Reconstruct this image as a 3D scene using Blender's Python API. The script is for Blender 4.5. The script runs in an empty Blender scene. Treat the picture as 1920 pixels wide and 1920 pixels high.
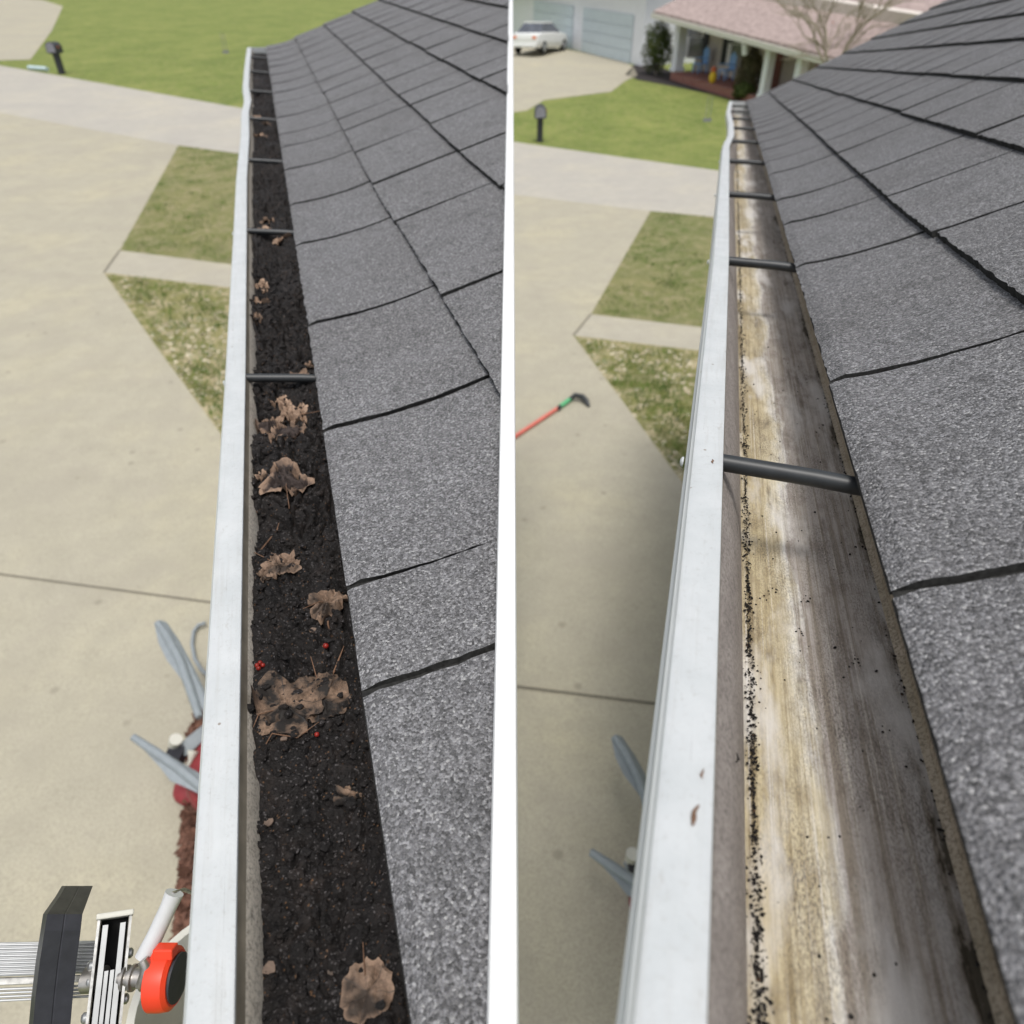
import bpy, bmesh, math, random
import numpy as np
from mathutils import Vector, Matrix
R_ = math.radians
S = bpy.context.scene
COL = S.collection

# ------------------------------------------------------------------ camera
F = 1300.0; HC = 3.6
PITCH = math.atan(946 / F)
cam = bpy.data.cameras.new('camera'); cam_o = bpy.data.objects.new('camera', cam); COL.objects.link(cam_o)
cam.sensor_width = 36; cam.lens = 36 * F / 1920
cam.clip_start = 0.02; cam.clip_end = 2000
cam_o.location = (0, 0, HC); cam_o.rotation_euler = (math.pi / 2 - PITCH, 0, 0)
cam.dof.use_dof = True; cam.dof.focus_distance = 0.52; cam.dof.aperture_fstop = (cam.lens / 3.2)
S.camera = cam_o
S.render.resolution_x = S.render.resolution_y = 1024
# ------------------------------------------------------------------ world, sun, exposure
SUN_EL, SUN_AZ = 74, 176
w = bpy.data.worlds.new('World'); S.world = w; w.use_nodes = True
nt = w.node_tree; bg = nt.nodes['Background']
sky = nt.nodes.new('ShaderNodeTexSky'); sky.sky_type = 'NISHITA'; sky.sun_disc = False
sky.sun_elevation = R_(SUN_EL); sky.sun_rotation = R_(SUN_AZ)
sky.dust_density = 4.0; sky.air_density = 1.0; sky.ozone_density = 1.0
hs = nt.nodes.new('ShaderNodeHueSaturation'); hs.inputs['Saturation'].default_value = 0.38
nt.links.new(sky.outputs[0], hs.inputs['Color']); nt.links.new(hs.outputs[0], bg.inputs[0])
bg.inputs[1].default_value = 0.125
sl = bpy.data.lights.new('sun', 'SUN'); sl.energy = 1.5; sl.angle = R_(14); sl.color = (1, .97, .92)
so = bpy.data.objects.new('sun', sl); COL.objects.link(so)
az, el = R_(SUN_AZ), R_(SUN_EL)
sd = Vector((math.sin(az) * math.cos(el), math.cos(az) * math.cos(el), math.sin(el)))
so.rotation_euler = sd.to_track_quat('Z', 'Y').to_euler(); so.location = (0, 0, 30)
S.view_settings.view_transform = 'Standard'; S.view_settings.look = 'None'
S.view_settings.gamma = 1; S.view_settings.exposure = 0.42

# ------------------------------------------------------------------ geometry helpers
C = np.array([0, 0, HC])
RT = np.array([1., 0, 0]); FW = np.array([0, math.cos(PITCH), -math.sin(PITCH)]); UP = np.array([0, math.sin(PITCH), math.cos(PITCH)])
def ray(x, y): return FW + RT * ((x - 960) / F) - UP * ((y - 960) / F)
def sstep(a, b, x):
    t = np.clip((x - a) / (b - a), 0, 1); return t * t * (3 - 2 * t)
SL = 0.0457
def gz(X, Y):
    X = np.asarray(X, float); Y = np.asarray(Y, float)
    t = X / np.maximum(Y, .5)
    wl = sstep(-.03, -.24, t) if False else sstep(.03, .24, -t)
    return wl * SL * np.maximum(Y - .5, 0) + (1 - wl) * .06 * np.clip(Y - 26, 0, 60)
def at(px, py, lift=0.0):
    r = ray(px, py); lo, hi = .3, 600.
    for _ in range(60):
        m = (lo + hi) / 2; P = C + r * m
        if P[2] > gz(P[0], P[1]) + lift: lo = m
        else: hi = m
    return C + r * lo
def atz(px, py, z):
    r = ray(px, py); return C + r * ((z - HC) / r[2])
def plane_hit(px, py, Q, n):
    r = ray(px, py); return C + r * (np.dot(np.array(Q) - C, n) / np.dot(r, n))
def atd(px, py, d): return C + ray(px, py) * d

def tag(o, label=None, cat=None, group=None, kind=None):
    if label: o['label'] = label
    if cat: o['category'] = cat
    if group: o['group'] = group
    if kind: o['kind'] = kind
    return o
def thing(name, loc, label, cat, group=None):
    o = bpy.data.objects.new(name, None); o.empty_display_size = .05; COL.objects.link(o)
    o.location = Vector(loc); return tag(o, label, cat, group)
def wloc(o):
    v = Vector((0, 0, 0))
    while o is not None: v += o.location; o = o.parent
    return v

class MB:
    """collects world-space geometry, builds one mesh"""
    def __init__(s): s.v = []; s.f = []; s.m = []; s.uv = {}
    def add(s, vs, fs, mi=0):
        b = len(s.v); s.v += [tuple(map(float, p)) for p in vs]
        for f in fs: s.f.append(tuple(i + b for i in f)); s.m.append(mi)
        return b
    def hexa(s, p8, mi=0):   # bottom 4, top 4
        s.add(p8, [(3, 2, 1, 0), (4, 5, 6, 7), (0, 1, 5, 4), (1, 2, 6, 5), (2, 3, 7, 6), (3, 0, 4, 7)], mi)
    def box(s, c, sz, X=(1, 0, 0), Y=(0, 1, 0), Z=(0, 0, 1), mi=0):
        c = np.array(c, float); X = np.array(X, float) * sz[0] / 2; Y = np.array(Y, float) * sz[1] / 2; Z = np.array(Z, float) * sz[2] / 2
        s.hexa([c - X - Y - Z, c + X - Y - Z, c + X + Y - Z, c - X + Y - Z, c - X - Y + Z, c + X - Y + Z, c + X + Y + Z, c - X + Y + Z], mi)
    def prism(s, poly, vec, mi=0):
        n = len(poly); vec = np.array(vec, float)
        a = [np.array(p, float) for p in poly]; b = [p + vec for p in a]
        fs = [tuple(range(n - 1, -1, -1)), tuple(range(n, 2 * n))]
        fs += [(i, (i + 1) % n, n + (i + 1) % n, n + i) for i in range(n)]
        s.add(a + b, fs, mi)
    def tube(s, pts, rad, n=10, mi=0, cap=True):
        pts = [np.array(p, float) for p in pts]
        if not hasattr(rad, '__len__'): rad = [rad] * len(pts)
        vs = []; fs = []; prev = None
        for i, p in enumerate(pts):
            d = pts[min(i + 1, len(pts) - 1)] - pts[max(i - 1, 0)]; d = d / (np.linalg.norm(d) + 1e-12)
            if prev is None:
                a = np.cross(d, [0, 0, 1.]); 
                if np.linalg.norm(a) < 1e-3: a = np.cross(d, [1., 0, 0])
            else: a = prev - d * np.dot(prev, d)
            a /= np.linalg.norm(a) + 1e-12; prev = a; b = np.cross(d, a)
            for k in range(n):
                t = 2 * math.pi * k / n; vs.append(p + (a * math.cos(t) + b * math.sin(t)) * rad[i])
        for i in range(len(pts) - 1):
            for k in range(n):
                fs.append((i * n + k, i * n + (k + 1) % n, (i + 1) * n + (k + 1) % n, (i + 1) * n + k))
        if cap: fs.append(tuple(range(n - 1, -1, -1))); fs.append(tuple((len(pts) - 1) * n + k for k in range(n)))
        s.add(vs, fs, mi)
    def lathe(s, base, axis, prof, n=24, mi=0, side=None):
        base = np.array(base, float); ax = np.array(axis, float); ax /= np.linalg.norm(ax)
        a = np.cross(ax, [0, 0, 1.])
        if np.linalg.norm(a) < 1e-3: a = np.array([1., 0, 0])
        a /= np.linalg.norm(a); b = np.cross(ax, a)
        vs = []; fs = []
        for (r, h) in prof:
            for k in range(n):
                t = 2 * math.pi * k / n; vs.append(base + ax * h + (a * math.cos(t) + b * math.sin(t)) * r)
        for i in range(len(prof) - 1):
            for k in range(n): fs.append((i * n + k, i * n + (k + 1) % n, (i + 1) * n + (k + 1) % n, (i + 1) * n + k))
        s.add(vs, fs, mi)
    def ellipsoid(s, c, rx, ry, rz, n=16, m=10, jit=0, rnd=None, mi=0):
        vs = []; fs = []
        for i in range(m + 1):
            ph = math.pi * i / m
            for k in range(n):
                t = 2 * math.pi * k / n
                j = 1 + (rnd.uniform(-jit, jit) if jit else 0)
                vs.append((c[0] + rx * j * math.sin(ph) * math.cos(t), c[1] + ry * j * math.sin(ph) * math.sin(t), c[2] + rz * j * math.cos(ph)))
        for i in range(m):
            for k in range(n): fs.append((i * n + k, (i + 1) * n + k, (i + 1) * n + (k + 1) % n, i * n + (k + 1) % n))
        s.add(vs, fs, mi)
    def grid(s, P, mi=0, uv=None):     # P[i][j]
        ni = len(P); nj = len(P[0]); vs = [p for row in P for p in row]
        fs = [(i * nj + j, (i + 1) * nj + j, (i + 1) * nj + j + 1, i * nj + j + 1) for i in range(ni - 1) for j in range(nj - 1)]
        b = s.add(vs, fs, mi)
        if uv is not None:
            for k, q in enumerate([q for row in uv for q in row]): s.uv[b + k] = q
    def build(s, name, mats, parent=None, smooth=False, recalc=True, bevel=0, angle=40, cut=None, subsurf=0):
        me = bpy.data.meshes.new(name)
        off = wloc(parent) if parent is not None else Vector((0, 0, 0))
        me.from_pydata([(p[0] - off.x, p[1] - off.y, p[2] - off.z) for p in s.v], [], s.f)
        if not isinstance(mats, (list, tuple)): mats = [mats]
        for m in mats: me.materials.append(m)
        me.polygons.foreach_set('material_index', s.m)
        if s.uv:
            ul = me.uv_layers.new(name='UVMap'); li = np.empty(len(me.loops), int); me.loops.foreach_get('vertex_index', li)
            arr = np.zeros((len(li), 2), np.float32)
            for k, i in enumerate(li): arr[k] = s.uv.get(int(i), (0, 0))
            ul.data.foreach_set('uv', arr.ravel())
        if recalc or cut or bevel:
            bm = bmesh.new(); bm.from_mesh(me)
            if cut:
                for co, no in cut:
                    bmesh.ops.bisect_plane(bm, geom=bm.verts[:] + bm.edges[:] + bm.faces[:], plane_co=Vector(co) - off, plane_no=Vector(no), clear_outer=True)
            if recalc: bmesh.ops.recalc_face_normals(bm, faces=bm.faces[:])
            bm.to_mesh(me); bm.free()
        if smooth:
            me.polygons.foreach_set('use_smooth', [True] * len(me.polygons))
            if angle < 180: me.set_sharp_from_angle(angle=R_(angle))
        me.update()
        o = bpy.data.objects.new(name, me); COL.objects.link(o)
        if parent is not None: o.parent = parent
        if bevel:
            b = o.modifiers.new('bevel', 'BEVEL'); b.width = bevel; b.segments = 2; b.limit_method = 'ANGLE'
        return o

# ------------------------------------------------------------------ material helpers
class NM:
    def __init__(s, name, rough=.7, spec=.3):
        s.m = bpy.data.materials.new(name); s.m.use_nodes = True; s.t = s.m.node_tree
        s.b = s.t.nodes['Principled BSDF']; s.b.inputs['Roughness'].default_value = rough
        s.b.inputs['Specular IOR Level'].default_value = spec
        s.co = s.t.nodes.new('ShaderNodeTexCoord')
    def n(s, t, **k):
        x = s.t.nodes.new(t)
        for a, v in k.items(): setattr(x, a, v)
        return x
    def l(s, a, b): s.t.links.new(a, b)
    def vec(s, scale=(1, 1, 1), out='Object', rot=(0, 0, 0)):
        m = s.n('ShaderNodeMapping'); m.inputs['Scale'].default_value = scale; m.inputs['Rotation'].default_value = rot
        s.l(s.co.outputs[out], m.inputs[0]); return m.outputs[0]
    def noise(s, scale, detail=4, rough=.55, v=None, dist=0):
        x = s.n('ShaderNodeTexNoise'); x.inputs['Scale'].default_value = scale; x.inputs['Detail'].default_value = detail
        x.inputs['Roughness'].default_value = rough; x.inputs['Distortion'].default_value = dist
        s.l(v if v is not None else s.co.outputs['Object'], x.inputs['Vector']); return x.outputs[0]
    def vor(s, scale, v=None, feat='F1'):
        x = s.n('ShaderNodeTexVoronoi', feature=feat); x.inputs['Scale'].default_value = scale
        s.l(v if v is not None else s.co.outputs['Object'], x.inputs['Vector']); return x
    def ramp(s, fac, stops, interp='LINEAR'):
        r = s.n('ShaderNodeValToRGB'); e = r.color_ramp.elements; r.color_ramp.interpolation = interp
        while len(e) < len(stops): e.new(.5)
        for i, (p, c) in enumerate(stops):
            e[i].position = p; e[i].color = (c, c, c, 1) if not hasattr(c, '__len__') else (*c, 1)
        s.l(fac, r.inputs[0]); return r.outputs[0]
    def mix(s, fac, a, b, mode='MIX'):
        x = s.n('ShaderNodeMix', data_type='RGBA', blend_type=mode)
        for sock, val in ((x.inputs[0], fac), (x.inputs[6], a), (x.inputs[7], b)):
            if isinstance(val, bpy.types.NodeSocket): s.l(val, sock)
            elif hasattr(val, '__len__'): sock.default_value = (*val, 1)
            else: sock.default_value = val
        return x.outputs[2]
    def math(s, op, a, b=0):
        x = s.n('ShaderNodeMath', operation=op)
        for sock, val in ((x.inputs[0], a), (x.inputs[1], b)):
            if isinstance(val, bpy.types.NodeSocket): s.l(val, sock)
            else: sock.default_value = val
        return x.outputs[0]
    def col(s, c):
        if isinstance(c, bpy.types.NodeSocket): s.l(c, s.b.inputs['Base Color'])
        else: s.b.inputs['Base Color'].default_value = (*c, 1)
    def bump(s, h, dist=.002, strength=1, prev=None):
        x = s.n('ShaderNodeBump'); x.inputs['Distance'].default_value = dist; x.inputs['Strength'].default_value = strength
        s.l(h, x.inputs['Height'])
        if prev is not None: s.l(prev, x.inputs['Normal'])
        s.l(x.outputs[0], s.b.inputs['Normal']); return x.outputs[0]

def simple(name, c, rough=.6, var=.12, scale=20, metal=0, bump=0, spec=.3):
    k = NM(name, rough, spec); c = np.array(c)
    n = k.noise(scale, 5)
    k.col(k.ramp(n, [(.3, tuple(c * (1 - var))), (.7, tuple(np.minimum(c * (1 + var), 1)))]))
    k.b.inputs['Metallic'].default_value = metal
    if bump: k.bump(n, bump)
    return k.m

def shingle_mat(name, tone=1.0):
    k = NM(name, .82, .35)
    v = k.vor(600); cell = k.n('ShaderNodeSeparateColor'); k.l(v.outputs['Color'], cell.inputs[0])
    v2 = k.vor(850)
    c2 = k.n('ShaderNodeSeparateColor'); k.l(v2.outputs['Color'], c2.inputs[0])
    t = tone
    a = k.ramp(cell.outputs[0], [(0, (.035 * t, .035 * t, .037 * t)), (.4, (.105 * t, .104 * t, .11 * t)), (.78, (.22 * t, .22 * t, .232 * t)), (.94, (.33 * t, .33 * t, .345 * t)), (.985, (.5, .5, .5))])
    b = k.ramp(c2.outputs[0], [(0, .06 * t), (.6, .17 * t), (1, .34 * t)])
    c = k.mix(.35, a, b)
    big = k.noise(6, 4)
    c = k.mix(k.ramp(big, [(.35, .0), (.65, .8)]), c, k.mix(1, c, (.86, .85, .84), 'MULTIPLY'))
    blot = k.noise(28, 3)
    c = k.mix(k.ramp(blot, [(.56, 0), (.74, .35)]), c, (.05, .05, .05))
    c = k.mix(k.ramp(k.noise(1, 4, .6, k.vec((3, 22, 3))), [(.55, 0), (.75, .22)]), c, (.30, .30, .31))
    k.col(c)
    h = k.math('SUBTRACT', 1, v.outputs['Distance'])
    hh = k.math('ADD', h, k.math('MULTIPLY', cell.outputs[1], .8))
    n1 = k.bump(hh, .0017, 1.0)
    k.bump(k.noise(700, 3), .0007, .6, n1)
    return k.m

def concrete_mat(name, c, dark=.8, spots=True):
    k = NM(name, .9, .2); c = np.array(c)
    n1 = k.noise(.55, 6, .6); n2 = k.noise(4, 6, .6); n3 = k.noise(90, 3, .7)
    base = k.ramp(n1, [(.3, tuple(c * np.array([.90, .90, .93]))), (.5, tuple(c)), (.7, tuple(np.minimum(c * np.array([1.12, 1.10, 1.0]), 1)))])
    m = k.mix(k.ramp(n2, [(.35, .5), (.62, 0)]), base, tuple(c * dark))
    m = k.mix(k.ramp(n3, [(.38, .6), (.56, 0)]), m, tuple(c * .62)); m = k.mix(k.ramp(k.noise(14, 5, .75), [(.56, 0), (.7, .45)]), m, tuple(c * .66)); m = k.mix(k.ramp(k.noise(1.3, 6, .65), [(.5, 0), (.62, .4)]), m, tuple(c * np.array([.78, .77, .8])))
    m = k.mix(k.ramp(k.noise(300, 2), [(.6, 0), (.72, .35)]), m, tuple(np.minimum(c * 1.3, 1)))
    if spots:
        v = k.vor(3.1); q = k.ramp(v.outputs['Distance'], [(.06, .6), (.11, 0)])
        m = k.mix(q, m, tuple(c * .55))
    st = k.noise(1, 4, .6, k.vec((.5, 3.2, 1), 'Object', (0, 0, R_(-12)))); m = k.mix(k.ramp(st, [(.5, 0), (.7, .3)]), m, tuple(c * .8))
    cr = k.vor(.42, k.mix(.12, k.vec(), k.noise(3, 3)), 'DISTANCE_TO_EDGE'); m = k.mix(k.ramp(cr.outputs['Distance'], [(.0012, .35), (.003, 0)]), m, tuple(c * .5)) if False else m
    k.col(m); k.bump(n3, .002, .5)
    return k.m

def grass_mat(name, cols, patch=(.3, .26, .16), pa=.5, ps=1.2, fine=60):
    k = NM(name, .9, .15)
    n1 = k.noise(.5, 5, .6); n2 = k.noise(5, 5, .65); n3 = k.noise(fine, 4, .75)
    a = k.ramp(n1, [(.3, cols[0]), (.5, cols[1]), (.7, cols[2])])
    b = k.mix(k.ramp(n2, [(.44, 0), (.62, pa)]), a, patch); b = k.mix(k.ramp(k.noise(1.7, 5, .7), [(.35, .5), (.5, 0)]), b, tuple(np.array(cols[0]) * .8))
    c = k.mix(k.ramp(n3, [(.3, .75), (.55, 0)]), b, tuple(np.array(cols[0]) * .45))
    k.col(c); k.bump(n3, .03, .6)
    return k.m

M = {}
M['shL'] = shingle_mat('grey_granule_shingle_left', 1.2)
M['shR'] = shingle_mat('grey_granule_shingle_right', 1.12)
M['drive'] = concrete_mat('driveway_concrete', (.43, .40, .312))
M['street'] = concrete_mat('street_concrete', (.46, .435, .38), spots=False)
M['walk'] = concrete_mat('walk_concrete', (.44, .41, .33), spots=False)
M['asphalt_shade'] = simple('asphalt_edge_slot_shade', (.022, .022, .021), .95, .6, 300)  # black cut edges, and slot strips with the shade put into their colour
M['joint'] = simple('joint_filler', (.17, .155, .12), .95)
M['grass'] = grass_mat('lawn_green', [(.135, .19, .045), (.19, .24, .06), (.26, .29, .085)], (.33, .30, .13), .55)
M['grass_mid'] = grass_mat('lawn_worn', [(.15, .18, .06), (.21, .215, .085), (.27, .25, .11)], (.38, .32, .2), .6)
M['grass_dry'] = grass_mat('lawn_dry', [(.14, .16, .045), (.24, .23, .09), (.34, .29, .15)], (.50, .42, .28), .85, fine=26)
M['mulch'] = simple('mulch', (.035, .03, .03), .95, .5, 30, bump=.03)

def white_lip():
    k = NM('white_gutter_paint', .5, .35)
    n = k.noise(35, 5, .6); n2 = k.noise(300, 4, .75)
    c = k.ramp(n, [(.3, (.455, .48, .485)), (.7, (.53, .55, .555))])
    c = k.mix(k.ramp(n2, [(.56, 0), (.72, .5)]), c, (.36, .36, .345))
    v = k.vor(38); c = k.mix(k.ramp(v.outputs['Distance'], [(.03, .8), (.05, 0)]), c, (.2, .16, .12))
    long = k.noise(1, 5, .7, k.vec((7, 160, 14), 'UV'))
    c = k.mix(k.ramp(long, [(.52, 0), (.75, .45)]), c, (.37, .365, .34))
    gr = k.noise(1, 5, .75, k.vec((28, 70, 14), 'UV'))
    c = k.mix(k.ramp(gr, [(.62, 0), (.74, .5)]), c, (.30, .28, .25))
    sc = k.noise(1, 2, .5, k.vec((5, 900, 5), 'UV')); c = k.mix(k.math('MULTIPLY', k.ramp(sc, [(.66, 0), (.70, .5)]), k.ramp(gr, [(.5, 0), (.6, 1)])), c, (.25, .25, .25))
    k.col(c); k.b.inputs['Roughness'].default_value = .48; k.bump(k.math('ADD', n2, k.math('MULTIPLY', n, 2)), .0005, .6); return k.m
M['lip'] = white_lip()
M['white_out'] = simple('white_gutter_face', (.50, .52, .52), .45, .05, 12)
def dirty_wall(name, a, b):
    k = NM(name, .7, .25)
    n = k.noise(22, 6, .65, k.vec((1, 3, 3), 'UV')); n2 = k.noise(420, 3, .75)
    c = k.ramp(n, [(.3, a), (.7, b)])
    c = k.mix(k.ramp(n2, [(.38, .7), (.54, 0)]), c, tuple(np.array(a) * .45))
    c = k.mix(k.ramp(k.noise(60, 4), [(.62, 0), (.75, .5)]), c, (.03, .028, .025))
    k.col(c); k.bump(n2, .0005, .5); return k.m
M['wallL'] = dirty_wall('weathered_gutter_inside', (.47, .42, .35), (.62, .565, .48))
M['wallR'] = dirty_wall('grimy_gutter_inside', (.27, .24, .22), (.42, .38, .35))
M['hem'] = simple('gutter_hem_shaded', (.20, .175, .135), .6, .3, 40)  # dark olive hem, the shadow under the lip put into its colour

def floor_mat():
    # u along gutter (metres), v across (metres, .02 .. .12)
    k = NM('stained_gutter_floor', .55, .35)
    sep = k.n('ShaderNodeSeparateXYZ'); k.l(k.co.outputs['UV'], sep.inputs[0]); U, V = sep.outputs[0], sep.outputs[1]
    wob = k.noise(1, 6, .62, k.vec((5, 22, 1), 'UV'))
    wob2 = k.noise(1, 5, .7, k.vec((16, 45, 1), 'UV'))
    v = k.math('ADD', k.math('MULTIPLY', V, .975), k.math('MULTIPLY', k.math('SUBTRACT', wob, .5), .050))
    v = k.math('ADD', v, k.math('MULTIPLY', k.math('SUBTRACT', wob2, .5), .034))
    vn = k.math('DIVIDE', v, .12)
    base = k.ramp(vn, [(.25, (.46, .39, .26)), (.31, (.50, .42, .26)), (.42, (.56, .49, .34)), (.47, (.70, .65, .52)), (.52, (.68, .66, .62)), (.545, (.46, .42, .39)), (.59, (.46, .42, .38)), (.80, (.50, .46, .42)), (.90, (.55, .515, .48)), (.95, (.52, .495, .465)), (.99, (.30, .27, .23)), (1.0, (.08, .07, .05))])
    # dirt film lengthwise
    st = k.noise(1, 6, .75, k.vec((3, 260, 1), 'UV'))
    base = k.mix(k.ramp(st, [(.40, .8), (.54, 0)]), base, k.mix(1, base, (.55, .50, .42), 'MULTIPLY'))
    st2 = k.noise(1, 4, .6, k.vec((2.2, 520, 1), 'UV'))
    st3 = k.noise(1, 3, .5, k.vec((9, 30, 1), 'UV'))
    scr = k.math('MULTIPLY', k.ramp(st2, [(.60, 0), (.64, 1)]), k.ramp(st3, [(.40, 0), (.50, .9)]))
    base = k.mix(scr, base, (.66, .62, .54))
    # speckle grime
    sp = k.noise(1, 3, .8, k.vec((420, 900, 1), 'UV')); pt = k.noise(1, 5, .65, k.vec((9, 32, 1), 'UV'))
    base = k.mix(k.math('MULTIPLY', k.ramp(sp, [(.40, .8), (.56, 0)]), k.ramp(pt, [(.40, .15), (.66, 1)])), base, (.06, .05, .045))
    bl = k.noise(1, 5, .7, k.vec((14, 60, 1), 'UV'))
    base = k.mix(k.ramp(bl, [(.56, 0), (.70, .7)]), base, (.13, .105, .085))
    # chalky mottles
    ch = k.noise(1, 5, .6, k.vec((6, 24, 7), 'UV', (0, 0, .2)))
    mt = k.noise(1, 6, .7, k.vec((40, 90, 1), 'UV')); base = k.mix(k.ramp(mt, [(.38, .5), (.52, 0), (1, 0)]), base, k.mix(1, base, (.5, .46, .42), 'MULTIPLY'))
    base = k.mix(k.ramp(ch, [(.52, 0), (.63, .7)]), base, (.66, .64, .61))
    k.col(base); k.bump(k.math('ADD', sp, st), .0005, .6)
    return k.m
M['floorR'] = floor_mat()
M['back'] = dirty_wall('brown_gutter_back', (.36, .31, .22), (.52, .45, .35))
def soil_mat():
    k = NM('wet_black_soil', .6, .28)
    n = k.noise(55, 6, .65); n2 = k.noise(700, 3, .8)
    c = k.ramp(n, [(.3, (.0055, .0048, .0046)), (.55, (.0125, .0103, .0095)), (.75, (.030, .0225, .019))])
    v = k.vor(900); s = k.n('ShaderNodeSeparateColor'); k.l(v.outputs['Color'], s.inputs[0])
    c = k.mix(k.ramp(s.outputs[0], [(.93, 0), (.965, .55)]), c, (.13, .12, .12))
    c = k.mix(k.ramp(s.outputs[1], [(.985, 0), (.993, .5)]), c, (.22, .12, .06))
    k.col(c); a = k.bump(n2, .0012, .8); k.bump(k.noise(240, 4, .7), .003, .8, a); return k.m
M['soil'] = soil_mat()
def leaf_mat(name, tan, dark, thr=.5, rad=0.0, rim=.45):
    k = NM(name, .75, .2)
    n = k.noise(45, 5, .6); n2 = k.noise(350, 4, .7)
    sep = k.n('ShaderNodeSeparateXYZ'); k.l(k.co.outputs['UV'], sep.inputs[0])
    n = k.math('ADD', n, k.math('MULTIPLY', k.math('SUBTRACT', .72, sep.outputs[0]), rad))
    c = k.mix(k.ramp(n, [(thr - .06, 0), (thr + .06, 1)]), tan, dark)
    c = k.mix(k.ramp(n2, [(.4, .5), (.6, 0)]), c, tuple(np.array(dark) * .8))
    # pale rim toward the margin via uv.x = normalised radius
    c = k.mix(k.ramp(sep.outputs[0], [(.80, 0), (.97, rim)]), c, tuple(np.array(tan) * 1.15))
    # veins along uv.y
    vein = k.math('ABSOLUTE', k.math('SINE', k.math('MULTIPLY', sep.outputs[1], math.pi * 7)))
    c = k.mix(k.ramp(vein, [(.03, .75), (.10, 0)]), c, tuple(np.array(dark) * .5 + .03))
    k.col(c); k.bump(n2, .0006, .6); return k.m
M['leafA'] = leaf_mat('dead_leaf_tan', (.25, .17, .12), (.05, .038, .03), .53)
M['leafB'] = leaf_mat('dead_leaf_sooty', (.25, .17, .12), (.05, .038, .034), .5, .55, .8)
M['leafM'] = leaf_mat('muddy_dead_leaf', (.24, .16, .11), (.022, .019, .017), .49, 0, 0)
M['leafC'] = leaf_mat('dead_leaf_pale', (.40, .28, .20), (.13, .085, .06), .62)
M['berry'] = simple('red_berry', (.22, .018, .012), .3, .3, 200)
M['twig'] = simple('brown_twig', (.16, .09, .055), .8, .3, 100)
M['strap'] = simple('black_rubber_strap', (.022, .025, .027), .45, .25, 60, spec=.5)
M['black_pl'] = simple('black_plastic', (.035, .036, .045), .55, .15, 120, bump=.0003, spec=.4)
M['black_top'] = simple('dusty_skylit_black_plastic', (.06, .058, .05), .7, .2, 120, bump=.0003)  # dusty upward face, its stronger light from above also put into the colour
M['alu'] = simple('ribbed_aluminium', (.42, .43, .43), .33, .08, 60, metal=.75)
M['alu_dk'] = simple('worn_aluminium', (.42, .42, .41), .42, .3, 200, metal=.7)
M['steel'] = simple('zinc_steel', (.40, .38, .35), .35, .35, 90, metal=.85)
M['dark'] = simple('dark_gap', (.012, .012, .012), .8)
M['red_pl'] = simple('red_plastic', (.78, .055, .02), .38, .06, 60, spec=.5)
M['white_pl'] = simple('translucent_white_plastic', (.56, .57, .58), .35, .05, 60)
M['bucket'] = simple('bucket_plastic', (.62, .61, .55), .45, .06, 20)
M['grey_pl'] = simple('grey_plastic', (.25, .28, .30), .5, .08, 30)
M['red_dull'] = simple('dull_red_plastic', (.24, .035, .04), .5, .2, 30)
M['trim'] = simple('white_trim', (.70, .71, .71), .5, .04, 10)
M['green_pl'] = simple('green_sleeve', (.12, .42, .2), .5)
M['pink_pl'] = simple('salmon_red_handle', (.62, .17, .13), .5, .1, 12)
M['litter'] = simple('brown_leaf_litter', (.13, .065, .045), .85, .5, 25)
M['pale_litter'] = simple('pale_leaf_litter', (.52, .46, .34), .85, .25, 10)
def siding(name, c, h=9, dk=.75):
    k = NM(name, .6, .3); c = np.array(c)
    wv = k.n('ShaderNodeTexWave', wave_type='BANDS', bands_direction='Z', wave_profile='SAW'); wv.inputs['Scale'].default_value = h / 6.283 * 1.0
    k.l(k.co.outputs['Object'], wv.inputs['Vector'])
    k.col(k.mix(k.ramp(wv.outputs[1], [(0, 1), (.12, 0)]), tuple(c), tuple(c * dk))); k.bump(wv.outputs[1], .012, .6); return k.m
M['siding'] = siding('white_siding', (.70, .69, .66), 50)
M['siding_w'] = siding('warm_siding', (.66, .60, .54), 40)
def brick(name, a, b):
    k = NM(name, .85, .2); x = k.n('ShaderNodeTexBrick'); x.inputs['Scale'].default_value = 4
    x.inputs['Color1'].default_value = (*a, 1); x.inputs['Color2'].default_value = (*b, 1); x.inputs['Mortar'].default_value = (.35, .3, .27, 1)
    k.l(k.vec((1, 1, 1), 'Object', (R_(90), 0, 0)), x.inputs['Vector']); k.col(x.outputs[0]); return k.m
M['brick'] = brick('red_brick', (.22, .07, .05), (.30, .11, .08))
M['garage'] = simple('pale_blue_door', (.56, .64, .68), .5, .04, 3)
M['col_white'] = simple('white_column', (.78, .80, .84), .5, .03, 3)
M['glass'] = simple('dark_window_glass', (.09, .10, .12), .12, .3, 2, spec=.6)
M['shutter'] = simple('dark_shutter', (.025, .028, .025), .5)
M['wframe'] = simple('white_window_frame', (.75, .75, .75), .5)
M['farroof'] = simple('brown_pink_roof', (.34, .27, .25), .9, .3, 6)
M['blue_chair'] = simple('light_blue_paint', (.26, .45, .75), .5)
M['yellow'] = simple('yellow_paint', (.72, .48, .04), .5)
M['orange'] = simple('orange_red_paint', (.55, .14, .06), .5)
M['carw'] = simple('white_car_paint', (.78, .79, .77), .22, .02, 3, spec=.6)
M['tyre'] = simple('tyre_rubber', (.02, .02, .02), .8)
M['lamp_or'] = simple('orange_tail_lamp', (.70, .18, .06), .3)
M['bark'] = simple('pale_bark', (.32, .28, .22), .9, .3, 30)
M['mail_dk'] = simple('dark_mailbox', (.045, .048, .052), .5, .2, 30)
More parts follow.
